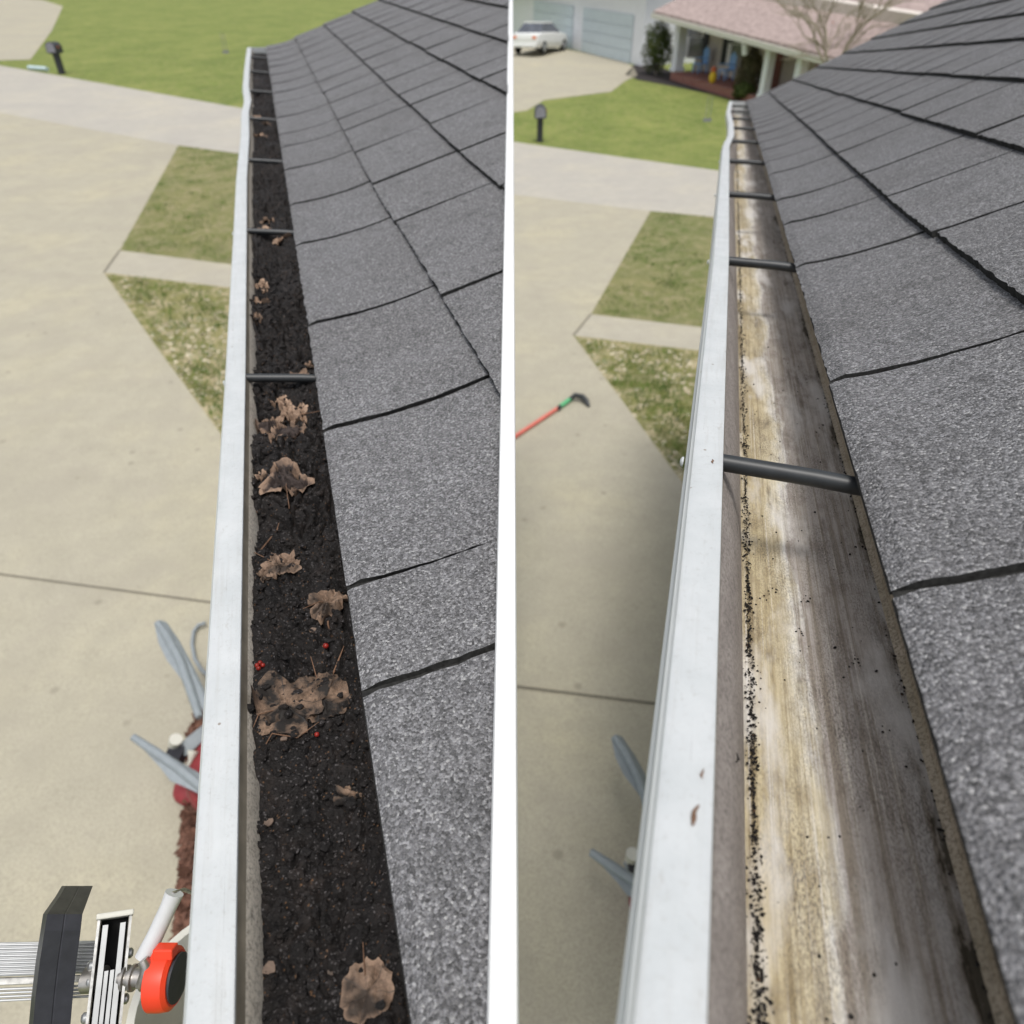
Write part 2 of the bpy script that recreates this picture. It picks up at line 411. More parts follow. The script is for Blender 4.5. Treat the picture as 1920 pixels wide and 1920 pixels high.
M['mail_gr'] = simple('grey_mailbox_door', (.24, .24, .27), .5, .4, 18)
M['pale_pipe'] = simple('pale_blue_pipe', (.50, .62, .64), .5)
def foliage(name, a, b, c):
    k = NM(name, .7, .25); n = k.noise(3, 4); i = k.n('ShaderNodeObjectInfo')
    k.col(k.ramp(n, [(.3, a), (.5, b), (.7, c)])); return k.m
M['shrub'] = foliage('dark_shrub', (.030, .05, .012), (.065, .09, .022), (.12, .14, .035))
M['topiary'] = foliage('brown_green_shrub', (.04, .045, .018), (.10, .09, .045), (.17, .14, .08))
M['orange_leaf'] = foliage('orange_shrub', (.25, .09, .04), (.42, .16, .07), (.5, .25, .12))

# ------------------------------------------------------------------ terrain and paving
def kind(o, k='structure'): o['kind'] = k; return o
tcols = sorted(set(list(np.linspace(-.3, 0, 31)) + [-60, -30, -15, -8, -5, -3, -2, -1.5, -1.2, -1, -.8, -.6, -.5, -.4, .05, .1, .15, .2, .3, .4, .5, .7, 1, 1.5, 2, 3, 5, 8, 15, 30, 60]))
rows = [.5, 2, 4, 6, 8, 10, 12, 14, 17, 20, 23, 26, 28, 31, 35, 40, 45, 50, 60, 75, 86, 100, 150, 250, 400]
P = [[(t * .5, -40, 0) for t in tcols]] + [[(t * y, y, float(gz(t * y, y))) for t in tcols] for y in rows]
mb = MB(); mb.grid(P); kind(mb.build('ground', M['grass'], smooth=False))
def sheet(name, pix, mat, lift=.006, k='structure'):
    pts = [at(x, y) + np.array([0, 0, lift]) for x, y in pix]
    b = MB(); b.add(pts, [tuple(range(len(pts)))])
    o = b.build(name, mat); me = o.data
    if me.polygons and me.polygons[0].normal.z < 0: me.flip_normals()
    return kind(o, k)
# left half
sheet('street', [(-500, 38), (58, 133), (452, 203), (496, 211), (494, 296), (447, 288), (335, 273), (58, 222), (-500, 119)], M['street'])
sheet('driveway', [(-500, 119), (58, 222), (335, 273), (225, 470), (195, 512), (300, 660), (415, 815), (415, 860), (490, 900), (490, 1400), (490, 2050), (-500, 2050)], M['drive'])
sheet('lawn', [(335, 273), (447, 288), (494, 296), (480, 503), (436, 497), (225, 470)], M['grass_mid'])
sheet('sidewalk', [(225, 470), (436, 497), (480, 503), (478, 547), (432, 540), (195, 512)], M['walk'])
sheet('lawn', [(195, 512), (432, 540), (478, 547), (480, 895), (415, 860), (415, 815), (300, 660)], M['grass_dry'])
sheet('far_driveway', [(-200, 30), (-200, 118), (57, 112), (97, 58), (118, 12), (80, 0), (-200, -20)], M['drive'])
def strip(pixa, pixb, wd, lift=.0105, nm='driveway_joint'):
    a, b = at(*pixa), at(*pixb); d = b - a; d /= np.linalg.norm(d); n = np.cross(d, [0, 0, 1]); n /= np.linalg.norm(n)
    q = MB(); z = np.array([0, 0, lift]); q.add([a - n * wd / 2 + z, b - n * wd / 2 + z, b + n * wd / 2 + z, a + n * wd / 2 + z], [(0, 1, 2, 3)])
    o = q.build(nm, M['joint'])
    if o.data.polygons[0].normal.z < 0: o.data.flip_normals()
    kind(o)
strip((-60, 1070), (470, 1141), .018); strip((195, 512), (225, 470), .03); strip((-100, 352), (215, 488), .015) if False else None
# right half
sheet('street', [(940, 262), (989, 270), (1345, 320), (1900, 400), (1900, 480), (1325, 406), (1220, 396), (989, 368), (940, 362)], M['street'])
sheet('driveway', [(940, 362), (989, 368), (1220, 396), (1108, 590), (1075, 630), (1180, 770), (1290, 920), (1300, 960), (1500, 1000), (1500, 2050), (930, 2050)], M['drive'])
sheet('lawn', [(1220, 396), (1325, 406), (1500, 428), (1500, 640), (1320, 615), (1108, 590)], M['grass_mid'])
sheet('sidewalk', [(1108, 590), (1320, 615), (1500, 640), (1500, 684), (1318, 659), (1075, 630)], M['walk'])
sheet('lawn', [(1075, 630), (1318, 659), (1500, 684), (1500, 1000), (1300, 960), (1290, 920), (1180, 770)], M['grass_dry'])
sheet('far_driveway', [(930, 130), (930, 216), (989, 207), (1020, 188), (1146, 172), (1172, 152), (1196, 141), (1188, 126), (1162, 110), (1090, 98), (1035, 86), (930, 70)], M['drive'])
strip((900, 1280), (1400, 1342), .018); strip((1075, 630), (1108, 590), .03)
sheet('mulch_bed', [(1172, 140), (1196, 150), (1260, 162), (1330, 176), (1400, 196), (1420, 190), (1390, 170), (1330, 150), (1260, 135), (1225, 118), (1188, 122)], M['mulch'])

# ------------------------------------------------------------------ gutter frames
class Fr:
    def __init__(s, vp, P0, er, prof, eh, wob, skew=0):
        s.skew = skew
        s.d = ray(*vp); s.d /= np.linalg.norm(s.d); s.P0 = np.array(P0)
        s.r = np.cross(s.d, [0, 0, 1]); s.r /= np.linalg.norm(s.r); s.n = np.cross(s.r, s.d)
        s.er = er; s.prof = prof; s.eh = eh; s.wob = wob
    def w(s, a): return float(np.interp(a, s.wob[0], s.wob[1]))
    def g(s, a, r, h):            # gutter point with its bends
        return s.P0 + s.d * a + s.r * (r + s.w(a) * max(0, 1 - max(r, 0) / .12)) + s.n * h
    def q(s, a, r, h): return s.P0 + s.d * a + s.r * r + s.n * h
    def uz(s, u):
        z = s.eh; r = s.er; u0 = 0
        for L, an in s.prof:
            l = min(L, u - u0)
            if l <= 0: break
            z += l * math.sin(R_(an)); r += l * math.cos(R_(an)); u0 += l
        if u < 0: r += u; 
        return r, z, an
    def roof(s, a, u, t=0):
        u = u + .015 * min(1, max(0, (.7 - a) / .9)) * min(1, max(u, 0) / .15)
        a = a + s.skew * u * min(1, max(0, (.55 - a) / .6))
        r, z, an = s.uz(u); return s.P0 + s.d * a + s.r * (r - t * math.sin(R_(an))) + s.n * (z + t * math.cos(R_(an)))
    def hit(s, px, py, h):
        rr = ray(px, py); t = np.dot(s.P0 + s.n * h - C, s.n) / np.dot(rr, s.n); P = C + rr * t - s.P0
        return float(P @ s.d), float(P @ s.r)
FL = Fr((473, -80), (-0.3253, 0.78417, 3.240), .081, [(.03, 5), (.04, 8), (.05, 12), (.05, 16), (9, 19.5)], .004,
        ([-2, 0, .6, 1.0, 1.5, 1.9, 2.15, 2.5, 3.2, 4.2], [0, 0, -.002, -.004, .000, -.003, .004, -.005, -.003, .004]))
FR = Fr((1377, 116), (0.14534, 0.40593, 3.349), .083, [(.03, 13), (.04, 18), (.05, 22), (.05, 25), (9, 28)], .004,
        ([-2, 0, .6, 1.3, 2.2, 2.6, 3.2, 4.0, 5.4], [0, 0, 0, -.004, -.008, .006, .004, -.012, -.006]), .22)
AL0, AL1 = -1.0, 4.06; AR0, AR1 = -.46, 5.33

PL = [(-.0235, -.003, 0), (-.0225, -.0008, 0), (-.0205, 0, 0), (-.002, 0, 0), (-.0004, -.0006, 0), (0, -.002, 1), (.0002, -.0065, 1), (.0024, -.0115, 2), (.0068, -.026, 2), (.0075, -.045, 2), (.010, -.070, 2), (.018, -.086, 2), (.030, -.088, 3), (.125, -.088, 4), (.128, -.080, 4), (.128, -.006, 5),
      (.130, -.006, 5), (.130, -.091, 5), (.016, -.091, 5), (.004, -.072, 5), (-.002, -.05, 5), (-.018, -.030, 5), (-.026, -.024, 5), (-.026, -.016, 5), (-.0245, -.014, 5), (-.0245, -.004, 5)]
PR = [(-.0215, -.003, 0), (-.0205, -.0008, 0), (-.0185, 0, 0), (-.002, 0, 0), (-.0004, -.0006, 0), (0, -.002, 1), (.0004, -.011, 1), (.0006, -.014, 1), (.003, -.019, 2), (.012, -.036, 2), (.021, -.060, 2), (.0255, -.078, 2), (.0275, -.084, 3), (.032, -.085, 3), (.1215, -.085, 4), (.1245, -.082, 4), (.1265, -.004, 5),
      (.128, -.004, 5), (.128, -.089, 5), (.016, -.089, 5), (.010, -.072, 5), (.004, -.05, 5), (-.014, -.030, 5), (-.0245, -.024, 5), (-.0245, -.016, 5), (-.0228, -.014, 5), (-.0228, -.004, 5)]
def gutter(fr, prof, a0, a1, mats, parent, floor_i):
    b = MB(); n = int((a1 - a0) / .04); A = np.linspace(a0, a1, n)
    m = len(prof); rnd = random.Random(5)
    for j in range(m):
        p, q = prof[j], prof[(j + 1) % m]
        mi = p[2]
        sub = 1
        P = [[fr.g(a, p[0], p[1]), fr.g(a, q[0], q[1])] for a in A]; UV = [[(a, p[0]), (a, q[0])] for a in A]
        b.grid(P, mi, UV)
    o = b.build('gutter', mats, parent, smooth=False, recalc=False)
    bm = bmesh.new(); bm.from_mesh(o.data); bmesh.ops.remove_doubles(bm, verts=bm.verts[:], dist=1e-5); bmesh.ops.recalc_face_normals(bm, faces=bm.faces[:])
    bm.to_mesh(o.data); bm.free()
    o.data.polygons.foreach_set('use_smooth', [True] * len(o.data.polygons)); o.data.set_sharp_from_angle(angle=R_(35))
    return o
# ------------------------------------------------------------------ houses with shingle roof and gutter
def shingles(fr, a0, a1, u1, bounds, course_u, mat, parent, cut, seed):
    rnd = random.Random(seed); b = MB(); T = .0092; BT = .0052
    ucs = list(course_u)
    while ucs[-1] < u1: ucs.append(ucs[-1] + .165)
    for k in range(len(ucs) - 1):
        lo, hi = ucs[k], ucs[k + 1] + .02
        off = -.055 * k + rnd.uniform(-.012, .012) if k else 0
        if k > 3: off = rnd.uniform(-.14, .14)
        bs = [x + off + (rnd.uniform(-.01, .01) if k else 0) for x in bounds]
        while bs[-1] < a1 - .1: bs.append(bs[-1] + rnd.choice([.27, .28, .29, .30, .24]))
        while bs[0] > a0 + .1: bs.insert(0, bs[0] - .28)
        bs[0] = min(bs[0], a0); 
        bs = [max(a0, min(a1, x)) for x in bs]; bs = [x for i, x in enumerate(bs) if i == 0 or x > bs[i - 1] + .01]
        if bs[-1] < a1 - .01: bs.append(a1)
        for i in range(len(bs) - 1):
            gw = .0026; s0, s1 = bs[i] + gw, bs[i + 1] - gw
            na = max(4, int((s1 - s0) / .009)) if s0 < 1.2 else 8
            up = (k > 0)
            dl = rnd.uniform(-.0025, .0025) if up else rnd.uniform(-.0012, .0012)
            lift = rnd.uniform(0, .0009)
            tl = rnd.uniform(-.0032, -.0006)
            us = [0, .004, .012] + [.012 + .0085 * q_ for q_ in range(1, 17)] + [hi - lo]; js = [rnd.uniform(-.0008, .0008) for _ in us]; je = [rnd.uniform(-.0008, .0008) for _ in us]
            us = [x for x in us if x < hi - lo - .004] + [hi - lo]
            top = []; sk = rnd.uniform(-.004, .004)
            for uu in us:
                row = []
                for j in range(na + 1):
                    f = j / na; a = s0 + (s1 - s0) * f
                    qi = us.index(uu) if uu in us else 0
                    if s0 < 1.5 and j == 0: a += js[qi]
                    if s0 < 1.5 and j == na: a += je[qi]
                    a += sk * (uu / .16) * (1 if 0 < i < len(bs) - 2 else 0)
                    fr_ = uu / (hi - lo)
                    t = BT + T * (1 - fr_) + (lift + tl * (f - .5)) * (1 - fr_)
                    # slight edge curl, ragged lower edge
                    t -= .0012 * math.exp(-min(f, 1 - f) * (s1 - s0) / .006) * (1 - fr_)
                    ed = (rnd.uniform(-.0013, .0013) if s0 < 1.2 else 0) if uu == 0 else 0
                    if uu == 0: t -= .0006
                    if k == 0: t = (t - T * (1 - fr_)) * min(1, .25 + uu / .016) + .0006
                    row.append(fr.roof(a, max(0 if k == 0 else -1, lo + dl * (1 - fr_) + uu + ed), t))
                top.append(row)
            b.grid(top)
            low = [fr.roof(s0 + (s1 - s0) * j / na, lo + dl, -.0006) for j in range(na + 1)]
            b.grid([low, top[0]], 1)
            if i < len(bs) - 2: b.grid([[fr.roof(a_, lo + dl + uu + .001, .0012) for uu in us] for a_ in (s1 - .001, s1 + .008)], 1)  # dark strip paints the shadow line in the slot between tabs
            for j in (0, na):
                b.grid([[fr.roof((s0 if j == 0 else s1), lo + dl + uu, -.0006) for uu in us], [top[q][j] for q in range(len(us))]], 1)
    o = b.build('shingles', [mat, M['asphalt_shade']], parent, recalc=False, cut=cut)
    return o
def house(fr, prof, a0, a1, u1, bounds, course_u, sh, gm, label, cut, strap_as, seed, cutwall=None, soffit_r=.77):
    base = fr.q((a0 + a1) / 2, .6, 0); base[2] = 0
    H = thing('house', base, label, 'house')
    shingles(fr, a0, a1, u1, bounds, course_u, sh, H, cut, seed)
    # deck under shingles
    b = MB(); us = [0.012, .03, .07, .12, .17, u1 * .5, u1]
    A = [a0 + .004, (a0 + a1) / 2, a1 - .004]
    top = [[fr.roof(a, u, -.002) for a in A] for u in us]; bot = [[fr.roof(a, u, -.014) for a in A] for u in us]
    b.grid(top); b.grid(bot)
    for e in (0, -1):
        b.grid([top[e], bot[e]]); b.grid([[r[e] for r in top], [r[e] for r in bot]])
    b.build('roof_deck', M['dark'], H, cut=cut)
    # fascia, soffit, walls
    b = MB()
    b.hexa([fr.q(a, r, h) for h, pair in ((-.2, None), (-.022, None)) for (a, r) in ((a0, .1315), (a1, .1315), (a1, .155), (a0, .155))])
    b.build('fascia', M['trim'], H, cut=cut)
    b = MB(); b.hexa([fr.q(a, r, h) for h in (-.2, -.19) for (a, r) in ((a0, .156), (a1, .156), (a1, soffit_r), (a0, soffit_r))]); b.build('soffit', M['trim'], H, cut=cut)
    g = gutter(fr, prof, a0 + .0, a1, gm, H, 4)
    # end caps
    for a in (a1, ) + ((a0,) if a0 > -.6 else ()):
        e = MB(); pts = [fr.g(a, p[0], p[1]) for p in prof[:17]]
        outer = [fr.g(a, p[0], p[1]) for p in reversed(prof[17:])]
        e.prism([fr.g(a, p[0], p[1]) for p in prof[17:]] + [fr.g(a, *prof[0][:2]), fr.g(a, -.0205, .001), fr.g(a, .129, .001)], fr.d * .0022)
        e.build('end_cap', M['lip'], g)
        break
    return H, g
HL_cut = [((-.009, 0, 0), (1, 0, 0))]
# left gutter material list: lip, hem, wall, floor, floor, back/outer
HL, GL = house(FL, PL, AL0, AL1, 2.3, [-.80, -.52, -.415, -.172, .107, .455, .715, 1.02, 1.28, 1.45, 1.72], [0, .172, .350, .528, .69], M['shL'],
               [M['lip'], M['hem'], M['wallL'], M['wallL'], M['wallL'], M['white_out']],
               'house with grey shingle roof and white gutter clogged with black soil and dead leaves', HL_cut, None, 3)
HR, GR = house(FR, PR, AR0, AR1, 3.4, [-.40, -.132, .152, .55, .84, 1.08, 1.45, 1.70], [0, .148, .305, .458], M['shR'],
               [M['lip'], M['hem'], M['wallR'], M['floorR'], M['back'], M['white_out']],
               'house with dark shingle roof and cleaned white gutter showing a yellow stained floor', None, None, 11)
# walls down to the ground
def wallbox(pts, z1s, parent, mat, name='wall'):
    b = MB(); n = len(pts); lo = [np.array([p[0], p[1], float(gz(p[0], p[1])) - .4]) for p in pts]; hi = [np.array([p[0], p[1], z]) for p, z in zip(pts, z1s)]
    b.add(lo + hi, [tuple(range(n)), tuple(range(n, 2 * n))] + [(i, (i + 1) % n, n + (i + 1) % n, n + i) for i in range(n)])
    return b.build(name, mat, parent)
def rz(fr, p):    # roof underside height above xy
    v = np.array([p[0], p[1], 0]) - fr.P0; v[2] = 0
    a = np.dot(v[:2], fr.d[:2]) / np.dot(fr.d[:2], fr.d[:2])
    r = np.dot(v - fr.d * a, fr.r)
    for _ in range(3):
        # find u with r
        lo, hi = 0, 6
        for _ in range(40):
            m = (lo + hi) / 2
            if fr.uz(m)[0] < r: lo = m
            else: hi = m
    return float(fr.roof(a, lo, -.035)[2])
wl = [FL.q(-.2, .36, 0), FL.q(AL1 - .12, .36, 0)]
t = (-.03 - wl[1][0]) / FL.r[0]; c1 = wl[1] + FL.r * t
t0 = (-.03 - wl[0][0]) / FL.r[0]
k0 = FL.q(0, .36, 0); k0 = k0 + FL.d * ((-.03 - k0[0]) / FL.d[0]); k0[0] -= .002
wl = [k0, wl[1], c1]
for a_, r_ in ((.2, .30), (2.1, .34), (AL1 - .25, .30), (AL1 - .25, 1.25)):  # unseen posts added in place of a wall to let light through
    p_ = FL.q(a_, r_, 0); z_ = rz(FL, p_) - .01; g_ = float(gz(p_[0], p_[1]))
    b = MB(); b.box((p_[0], p_[1], (z_ + g_) / 2), (.09, .09, z_ - g_), FL.d * [1, 1, 0] / np.linalg.norm(FL.d[:2]), FL.r); b.build('added_post', M['trim'], HL, bevel=.004)
wr = [FR.q(-.2, .75, 0), FR.q(AR1 - .12, .75, 0), FR.q(AR1 - .12, 2.9, 0), FR.q(-.2, 2.9, 0)]
wallbox(wr, [rz(FR, wr[0]) - .02, rz(FR, wr[1]) - .02, rz(FR, wr[2]), rz(FR, wr[3])], HR, M['siding'])
# white metal rake edge along the cut side of the left roof
b = MB(); rk = []
for yy in np.concatenate([np.linspace(.02, 1, 30), np.linspace(1.1, 4.25, 20)]):
    p = np.array([-.004, yy, 0]); z = rz(FL, p) + .035
    rk.append((yy, z))
prev = None
P1 = [];
for yy, z in rk:
    P1.append([(-.0115, yy, z + .0085), (-.0105, yy, z + .0110), (.0022, yy, z + .0110), (.0032, yy, z + .0095), (.0032, yy, z - .09), (.001, yy, z - .09)])
b.grid(P1); b.build('rake_edge', M['trim'], HL, smooth=True)
# hanger straps
def straps(fr, As, parent, rad, dr, dh, da, r0=-.0005):
    for i, a in enumerate(As):
        b = MB(); p0 = fr.g(a, r0, -.0075); p1 = fr.q(a + da, dr, dh)
        b.tube([p0, p0 * .5 + p1 * .5 + fr.n * .001, p1], rad, 14); o = b.build('hanger_strap', M['strap'], parent, smooth=True, angle=60)
        b = MB(); s = fr.g(a, -.0262, -.011); b.lathe(s, -fr.r, [(.0036, 0), (.0034, .0012), (.002, .0022), (0, .0025)], 12); b.build('screw_head', M['lip'], parent, smooth=True)
straps(FL, [.6096 * k for k in range(-1, 7) if k >= 0], GL, .0054, .128, -.020, -.014)
straps(FR, [.01 + .6096 * k for k in range(0, 9)], GR, .0062, .124, -.010, -.008)

# ------------------------------------------------------------------ soil in the left gutter
def vnoise(x, y, seed):
    def hsh(i, j): 
        v = np.sin(i * 127.1 + j * 311.7 + seed * 74.7) * 43758.5453; return v - np.floor(v)
    xi = np.floor(x); yi = np.floor(y); fx = x - xi; fy = y - yi; fx = fx * fx * (3 - 2 * fx); fy = fy * fy * (3 - 2 * fy)
    return (hsh(xi, yi) * (1 - fx) + hsh(xi + 1, yi) * fx) * (1 - fy) + (hsh(xi, yi + 1) * (1 - fx) + hsh(xi + 1, yi + 1) * fx) * fy
def worley(x, y, seed):
    xi = np.floor(x); yi = np.floor(y); d1 = np.full(x.shape, 9.); d2 = np.full(x.shape, 9.)
    for di in (-1, 0, 1):
        for dj in (-1, 0, 1):
            i = xi + di; j = yi + dj
            a = np.sin(i * 127.1 + j * 311.7 + seed) * 43758.5453; a -= np.floor(a)
            c = np.sin(i * 269.5 + j * 183.3 + seed) * 43758.5453; c -= np.floor(c)
            d = np.hypot(i + a - x, j + c - y); d2 = np.where(d < d1, d1, np.minimum(d2, d)); d1 = np.minimum(d1, d)
    return d1, d2
def soil_h(a, r):
    h = (vnoise(a * 14, r * 22, 1) - .5) * .026 + (vnoise(a * 45, r * 60, 2) - .5) * .013
    wa = a + (vnoise(a * 60, r * 60, 8) - .5) * .018; wr_ = r + (vnoise(a * 60, r * 60, 9) - .5) * .018
    near = .25 + .75 * sstep(-.5, -.38, a)
    d1, d2 = worley(wa * 48, wr_ * 62, 3.3); crack = np.clip((d2 - d1) / .24, 0, 1); m = sstep(.30, .48, vnoise(a * 9, r * 15, 4)) * near
    h += -.018 * (1 - crack) ** 1.6 * m + .005 * (1 - d1) * m
    d1, d2 = worley(wa * 110 + 5, wr_ * 125, 7.7); crack = np.clip((d2 - d1) / .2, 0, 1); m = sstep(.35, .6, vnoise(a * 22, r * 30, 14)) * (.4 + .6 * near)
    h += -.0065 * (1 - crack) * m + .0042 * (1 - d1) * m
    d1, d2 = worley(a * 230, r * 230, 5.1); h += .0022 * (1 - d1)
    h += (vnoise(a * 500, r * 500, 6) - .5) * .0022 + (vnoise(a * 900, r * 900, 7) - .5) * .0012
    h += .004 * sstep(.08, .125, r)
    return np.minimum(h * .9 - .026, -.012)
Ag = np.concatenate([np.arange(-.72, -.1, .0011), np.arange(-.1, .5, .0018), np.arange(.5, 1.5, .004), np.arange(1.5, 4.05, .01)])
Rg = np.linspace(.0045, .126, 92)
AA, RR = np.meshgrid(Ag, Rg, indexing='ij'); HH = soil_h(AA, RR)
RR2 = RR
XYZ = FL.P0 + AA[..., None] * FL.d + RR2[..., None] * FL.r + HH[..., None] * FL.n
na_, nr_ = AA.shape
idx = np.arange(na_ * nr_).reshape(na_, nr_)
fc = np.stack([idx[:-1, :-1], idx[:-1, 1:], idx[1:, 1:], idx[1:, :-1]], -1).reshape(-1, 4)
me = bpy.data.meshes.new('soil'); me.from_pydata(XYZ.reshape(-1, 3).tolist(), [], fc.tolist()); me.materials.append(M['soil'])
me.polygons.foreach_set('use_smooth', [True] * len(me.polygons)); me.update()
if me.polygons[0].normal.z < 0: me.flip_normals()
so_ = bpy.data.objects.new('soil', me); COL.objects.link(so_); tag(so_, 'damp black crumbly soil filling the clogged gutter', 'soil', kind='stuff')
def pebbles(name, pos, mat, label, cat, fr, parent=None):
    rnd = random.Random(9); b = MB()
    ico = bmesh.new(); bmesh.ops.create_icosphere(ico, subdivisions=1, radius=1); iv = [np.array(v.co) for v in ico.verts]; iff = [tuple(v.index for v in f.verts) for f in ico.faces]; ico.free()
    for p, s in pos:
        k = [rnd.uniform(.6, 1.2) for _ in iv]; sx, sy, sz = rnd.uniform(.7, 1.3), rnd.uniform(.7, 1.3), rnd.uniform(.5, .9)
        b.add([p + np.array([v[0] * sx, v[1] * sy, v[2] * sz]) * s * q for v, q in zip(iv, k)], iff)
    o = b.build(name, mat, parent, smooth=False, recalc=False); tag(o, label, cat, kind='stuff'); return o
rnd = random.Random(21)
pos = []
for i in range(3600):
    a = rnd.uniform(-.7, .5); r = rnd.uniform(.003, .115); s = rnd.choice([.0006, .0008, .001, .0013, .0018, .0026, .0036])
    pos.append((FL.q(a, r, float(soil_h(np.array(a), np.array(r))) + s * .35), s))
pebbles('soil_crumbs', pos, M['soil'], 'loose dark crumbs scattered over the soil in the clogged gutter', 'soil crumbs', FL)
# black granules along the front foot of the cleaned gutter and scattered grit
pos = []
for i in range(7000):
    a = -.44 + (rnd.random() ** 2.3) * 5.4
    wdt = .0035 + .0022 * math.sin(a * 40) * rnd.random() + .0015 * math.sin(a * 97)
    r = .0318 + rnd.gauss(0, .42) * wdt; r = min(max(r, .0275), .046); s = rnd.choice([.0004, .0005, .0006, .0008, .0011])
    if a > -.3: s *= .85
    pos.append((FR.q(a, r, -.0845 + s * .5 + rnd.random() * .002 * (abs(r - .031) < .003)), s))
pebbles('granules', pos, M['soil'], 'line of black grit lying along the front edge of the cleaned gutter floor', 'grit', FR)
pos = []
for i in range(110):
    a = rnd.uniform(-.42, .5); r = rnd.uniform(.035, .115); s = rnd.choice([.0004, .0006, .0008, .001])
    pos.append((FR.q(a, r, -.0847 + s * .4), s))
for i in range(12):
    ca, cr = rnd.uniform(-.4, .0), rnd.uniform(.04, .11)
    for j in range(rnd.randint(2, 8)): s = rnd.uniform(.0004, .0009); pos.append((FR.q(ca + rnd.gauss(0, .003), cr + rnd.gauss(0, .002), -.0847 + s * .4), s))
for i in range(260):
    a = -.44 + rnd.random() * 1.6; s = rnd.choice([.0005, .0007, .0010]); pos.append((FR.q(a, .1212 - abs(rnd.gauss(0, .0012)), -.0845 + s * .4), s))
pebbles('loose_grit', pos, M['soil'], 'loose black specks scattered across the stained gutter floor', 'grit', FR)

# ------------------------------------------------------------------ dead leaves
LOBES = {
 'round': [(0, .95), (30, 1.0), (60, 1.0), (90, 1.0), (120, .98), (150, .9), (180, .75), (210, .9), (240, .98), (270, 1.0), (300, 1.0), (330, 1.0)],
 'heart': [(0, .25), (22, .85), (50, 1.05), (80, 1.0), (120, .8), (160, .85), (180, 1.1), (200, .85), (240, .8), (280, 1.0), (310, 1.05), (338, .85)],
 'lobed': [(0, .55), (18, .72), (40, .98), (62, .80), (85, 1.08), (112, .72), (140, .88), (160, .78), (180, 1.15), (203, .74), (228, .9), (250, .72), (275, 1.05), (300, .76), (322, .9), (342, .7)],
 'bell': [(0, .55), (30, .75), (62, 1.15), (85, 1.05), (105, .62), (140, .72), (165, .95), (180, 1.0), (195, .95), (220, .72), (255, .62), (275, 1.05), (298, 1.15), (330, .75)],
 'scrap': [(0, .9), (25, .5), (60, .8), (95, .35), (130, 1.0), (170, .6), (205, .9), (250, .4), (290, 1.05), (330, .55)]}
def leaf(px, py, size_px, rot, shape, mat, label, asp=1.0, curl=.12, hgt=-.024, seed=0, stem=True):
    rnd = random.Random(seed * 7 + 1)
    a0, r0 = FL.hit(px, py, hgt)
    c = FL.q(a0, r0, 0); z = np.dot(c - C, FW); S_ = size_px / F * z / 2
    r0 = min(r0, .118)
    sh = LOBES[shape]; A = [q[0] for q in sh] + [360]; Rd = [q[1] for q in sh] + [sh[0][1]]
    n = 56; rings = 8; pts = []; uv = []
    ph = [rnd.uniform(0, 6.28) for _ in range(4)]
    hs_ = float(np.max(soil_h(a0 + np.linspace(-.01, .01, 5), np.full(5, min(max(r0, .005), .12)))))
    for i in range(rings + 1):
        f = i / rings; row = []; ur = []
        for k in range(n + 1):
            t = 360 * (k % n) / n; rad = np.interp(t, A, Rd) * (1 + .05 * math.sin(t * .19 + ph[0]) + .02 * math.sin(math.radians(t) * 17 + ph[1]) + .02 * math.sin(math.radians(t) * 29 + ph[2]))
            x = math.sin(math.radians(t)) * rad * f * S_ * asp; y = math.cos(math.radians(t)) * rad * f * S_
            cr, sr = math.cos(R_(rot)), math.sin(R_(rot)); r = r0 + x * cr - y * sr; a = a0 + x * sr + y * cr * 1.25
            cl = .55 * curl * S_ * (f ** 2) * (1 + .8 * math.sin(math.radians(t) * 2 + ph[3]) + .5 * math.sin(math.radians(t) * 5 + ph[1])) + .0006 * math.sin(x * 900) 
            hh = hs_ + .0018 + cl
            sr_ = float(soil_h(np.array(a), np.array(min(max(r, 0), .125))))
            hh = max(.3 * hh + .7 * (sr_ + .0010 + cl), sr_ + .0005)
            if r < .008: hh = max(hh, -.026 + (.008 - r) * 2.5); r = max(r, .0072)
            row.append(FL.q(a, min(r, .124), hh)); ur.append((f, t / 360))
        pts.append(row); uv.append(ur)
    b = MB(); b.grid(pts, 0, uv)
    cc = FL.q(a0, r0, hs_)
    b.v = b.v
    L = thing('dead_leaf', cc, label, 'leaf', 'dead leaves in the clogged gutter')
    bl = b.build('blade', mat, L, smooth=True, recalc=False)
    if bl.data.polygons[20].normal.z < 0: bl.data.flip_normals()
    if stem:
        s = MB(); p0 = pts[4][0]; p1 = pts[rings][0]; dr = p1 - p0; dr = dr / (np.linalg.norm(dr) + 1e-9)
        q = p1 + dr * S_ * .9; v = q - FL.P0; q = FL.q(v @ FL.d, min(max(v @ FL.r, .006), .12), float(soil_h(np.array(v @ FL.d), np.array(min(max(v @ FL.r, .006), .12)))) + .004)
        s.tube([p0 + FL.n * .0004, p1 + FL.n * .001, q], [.0004, .0004, .0003], 6); s.build('stem', M['twig'], L, smooth=True)
    return L
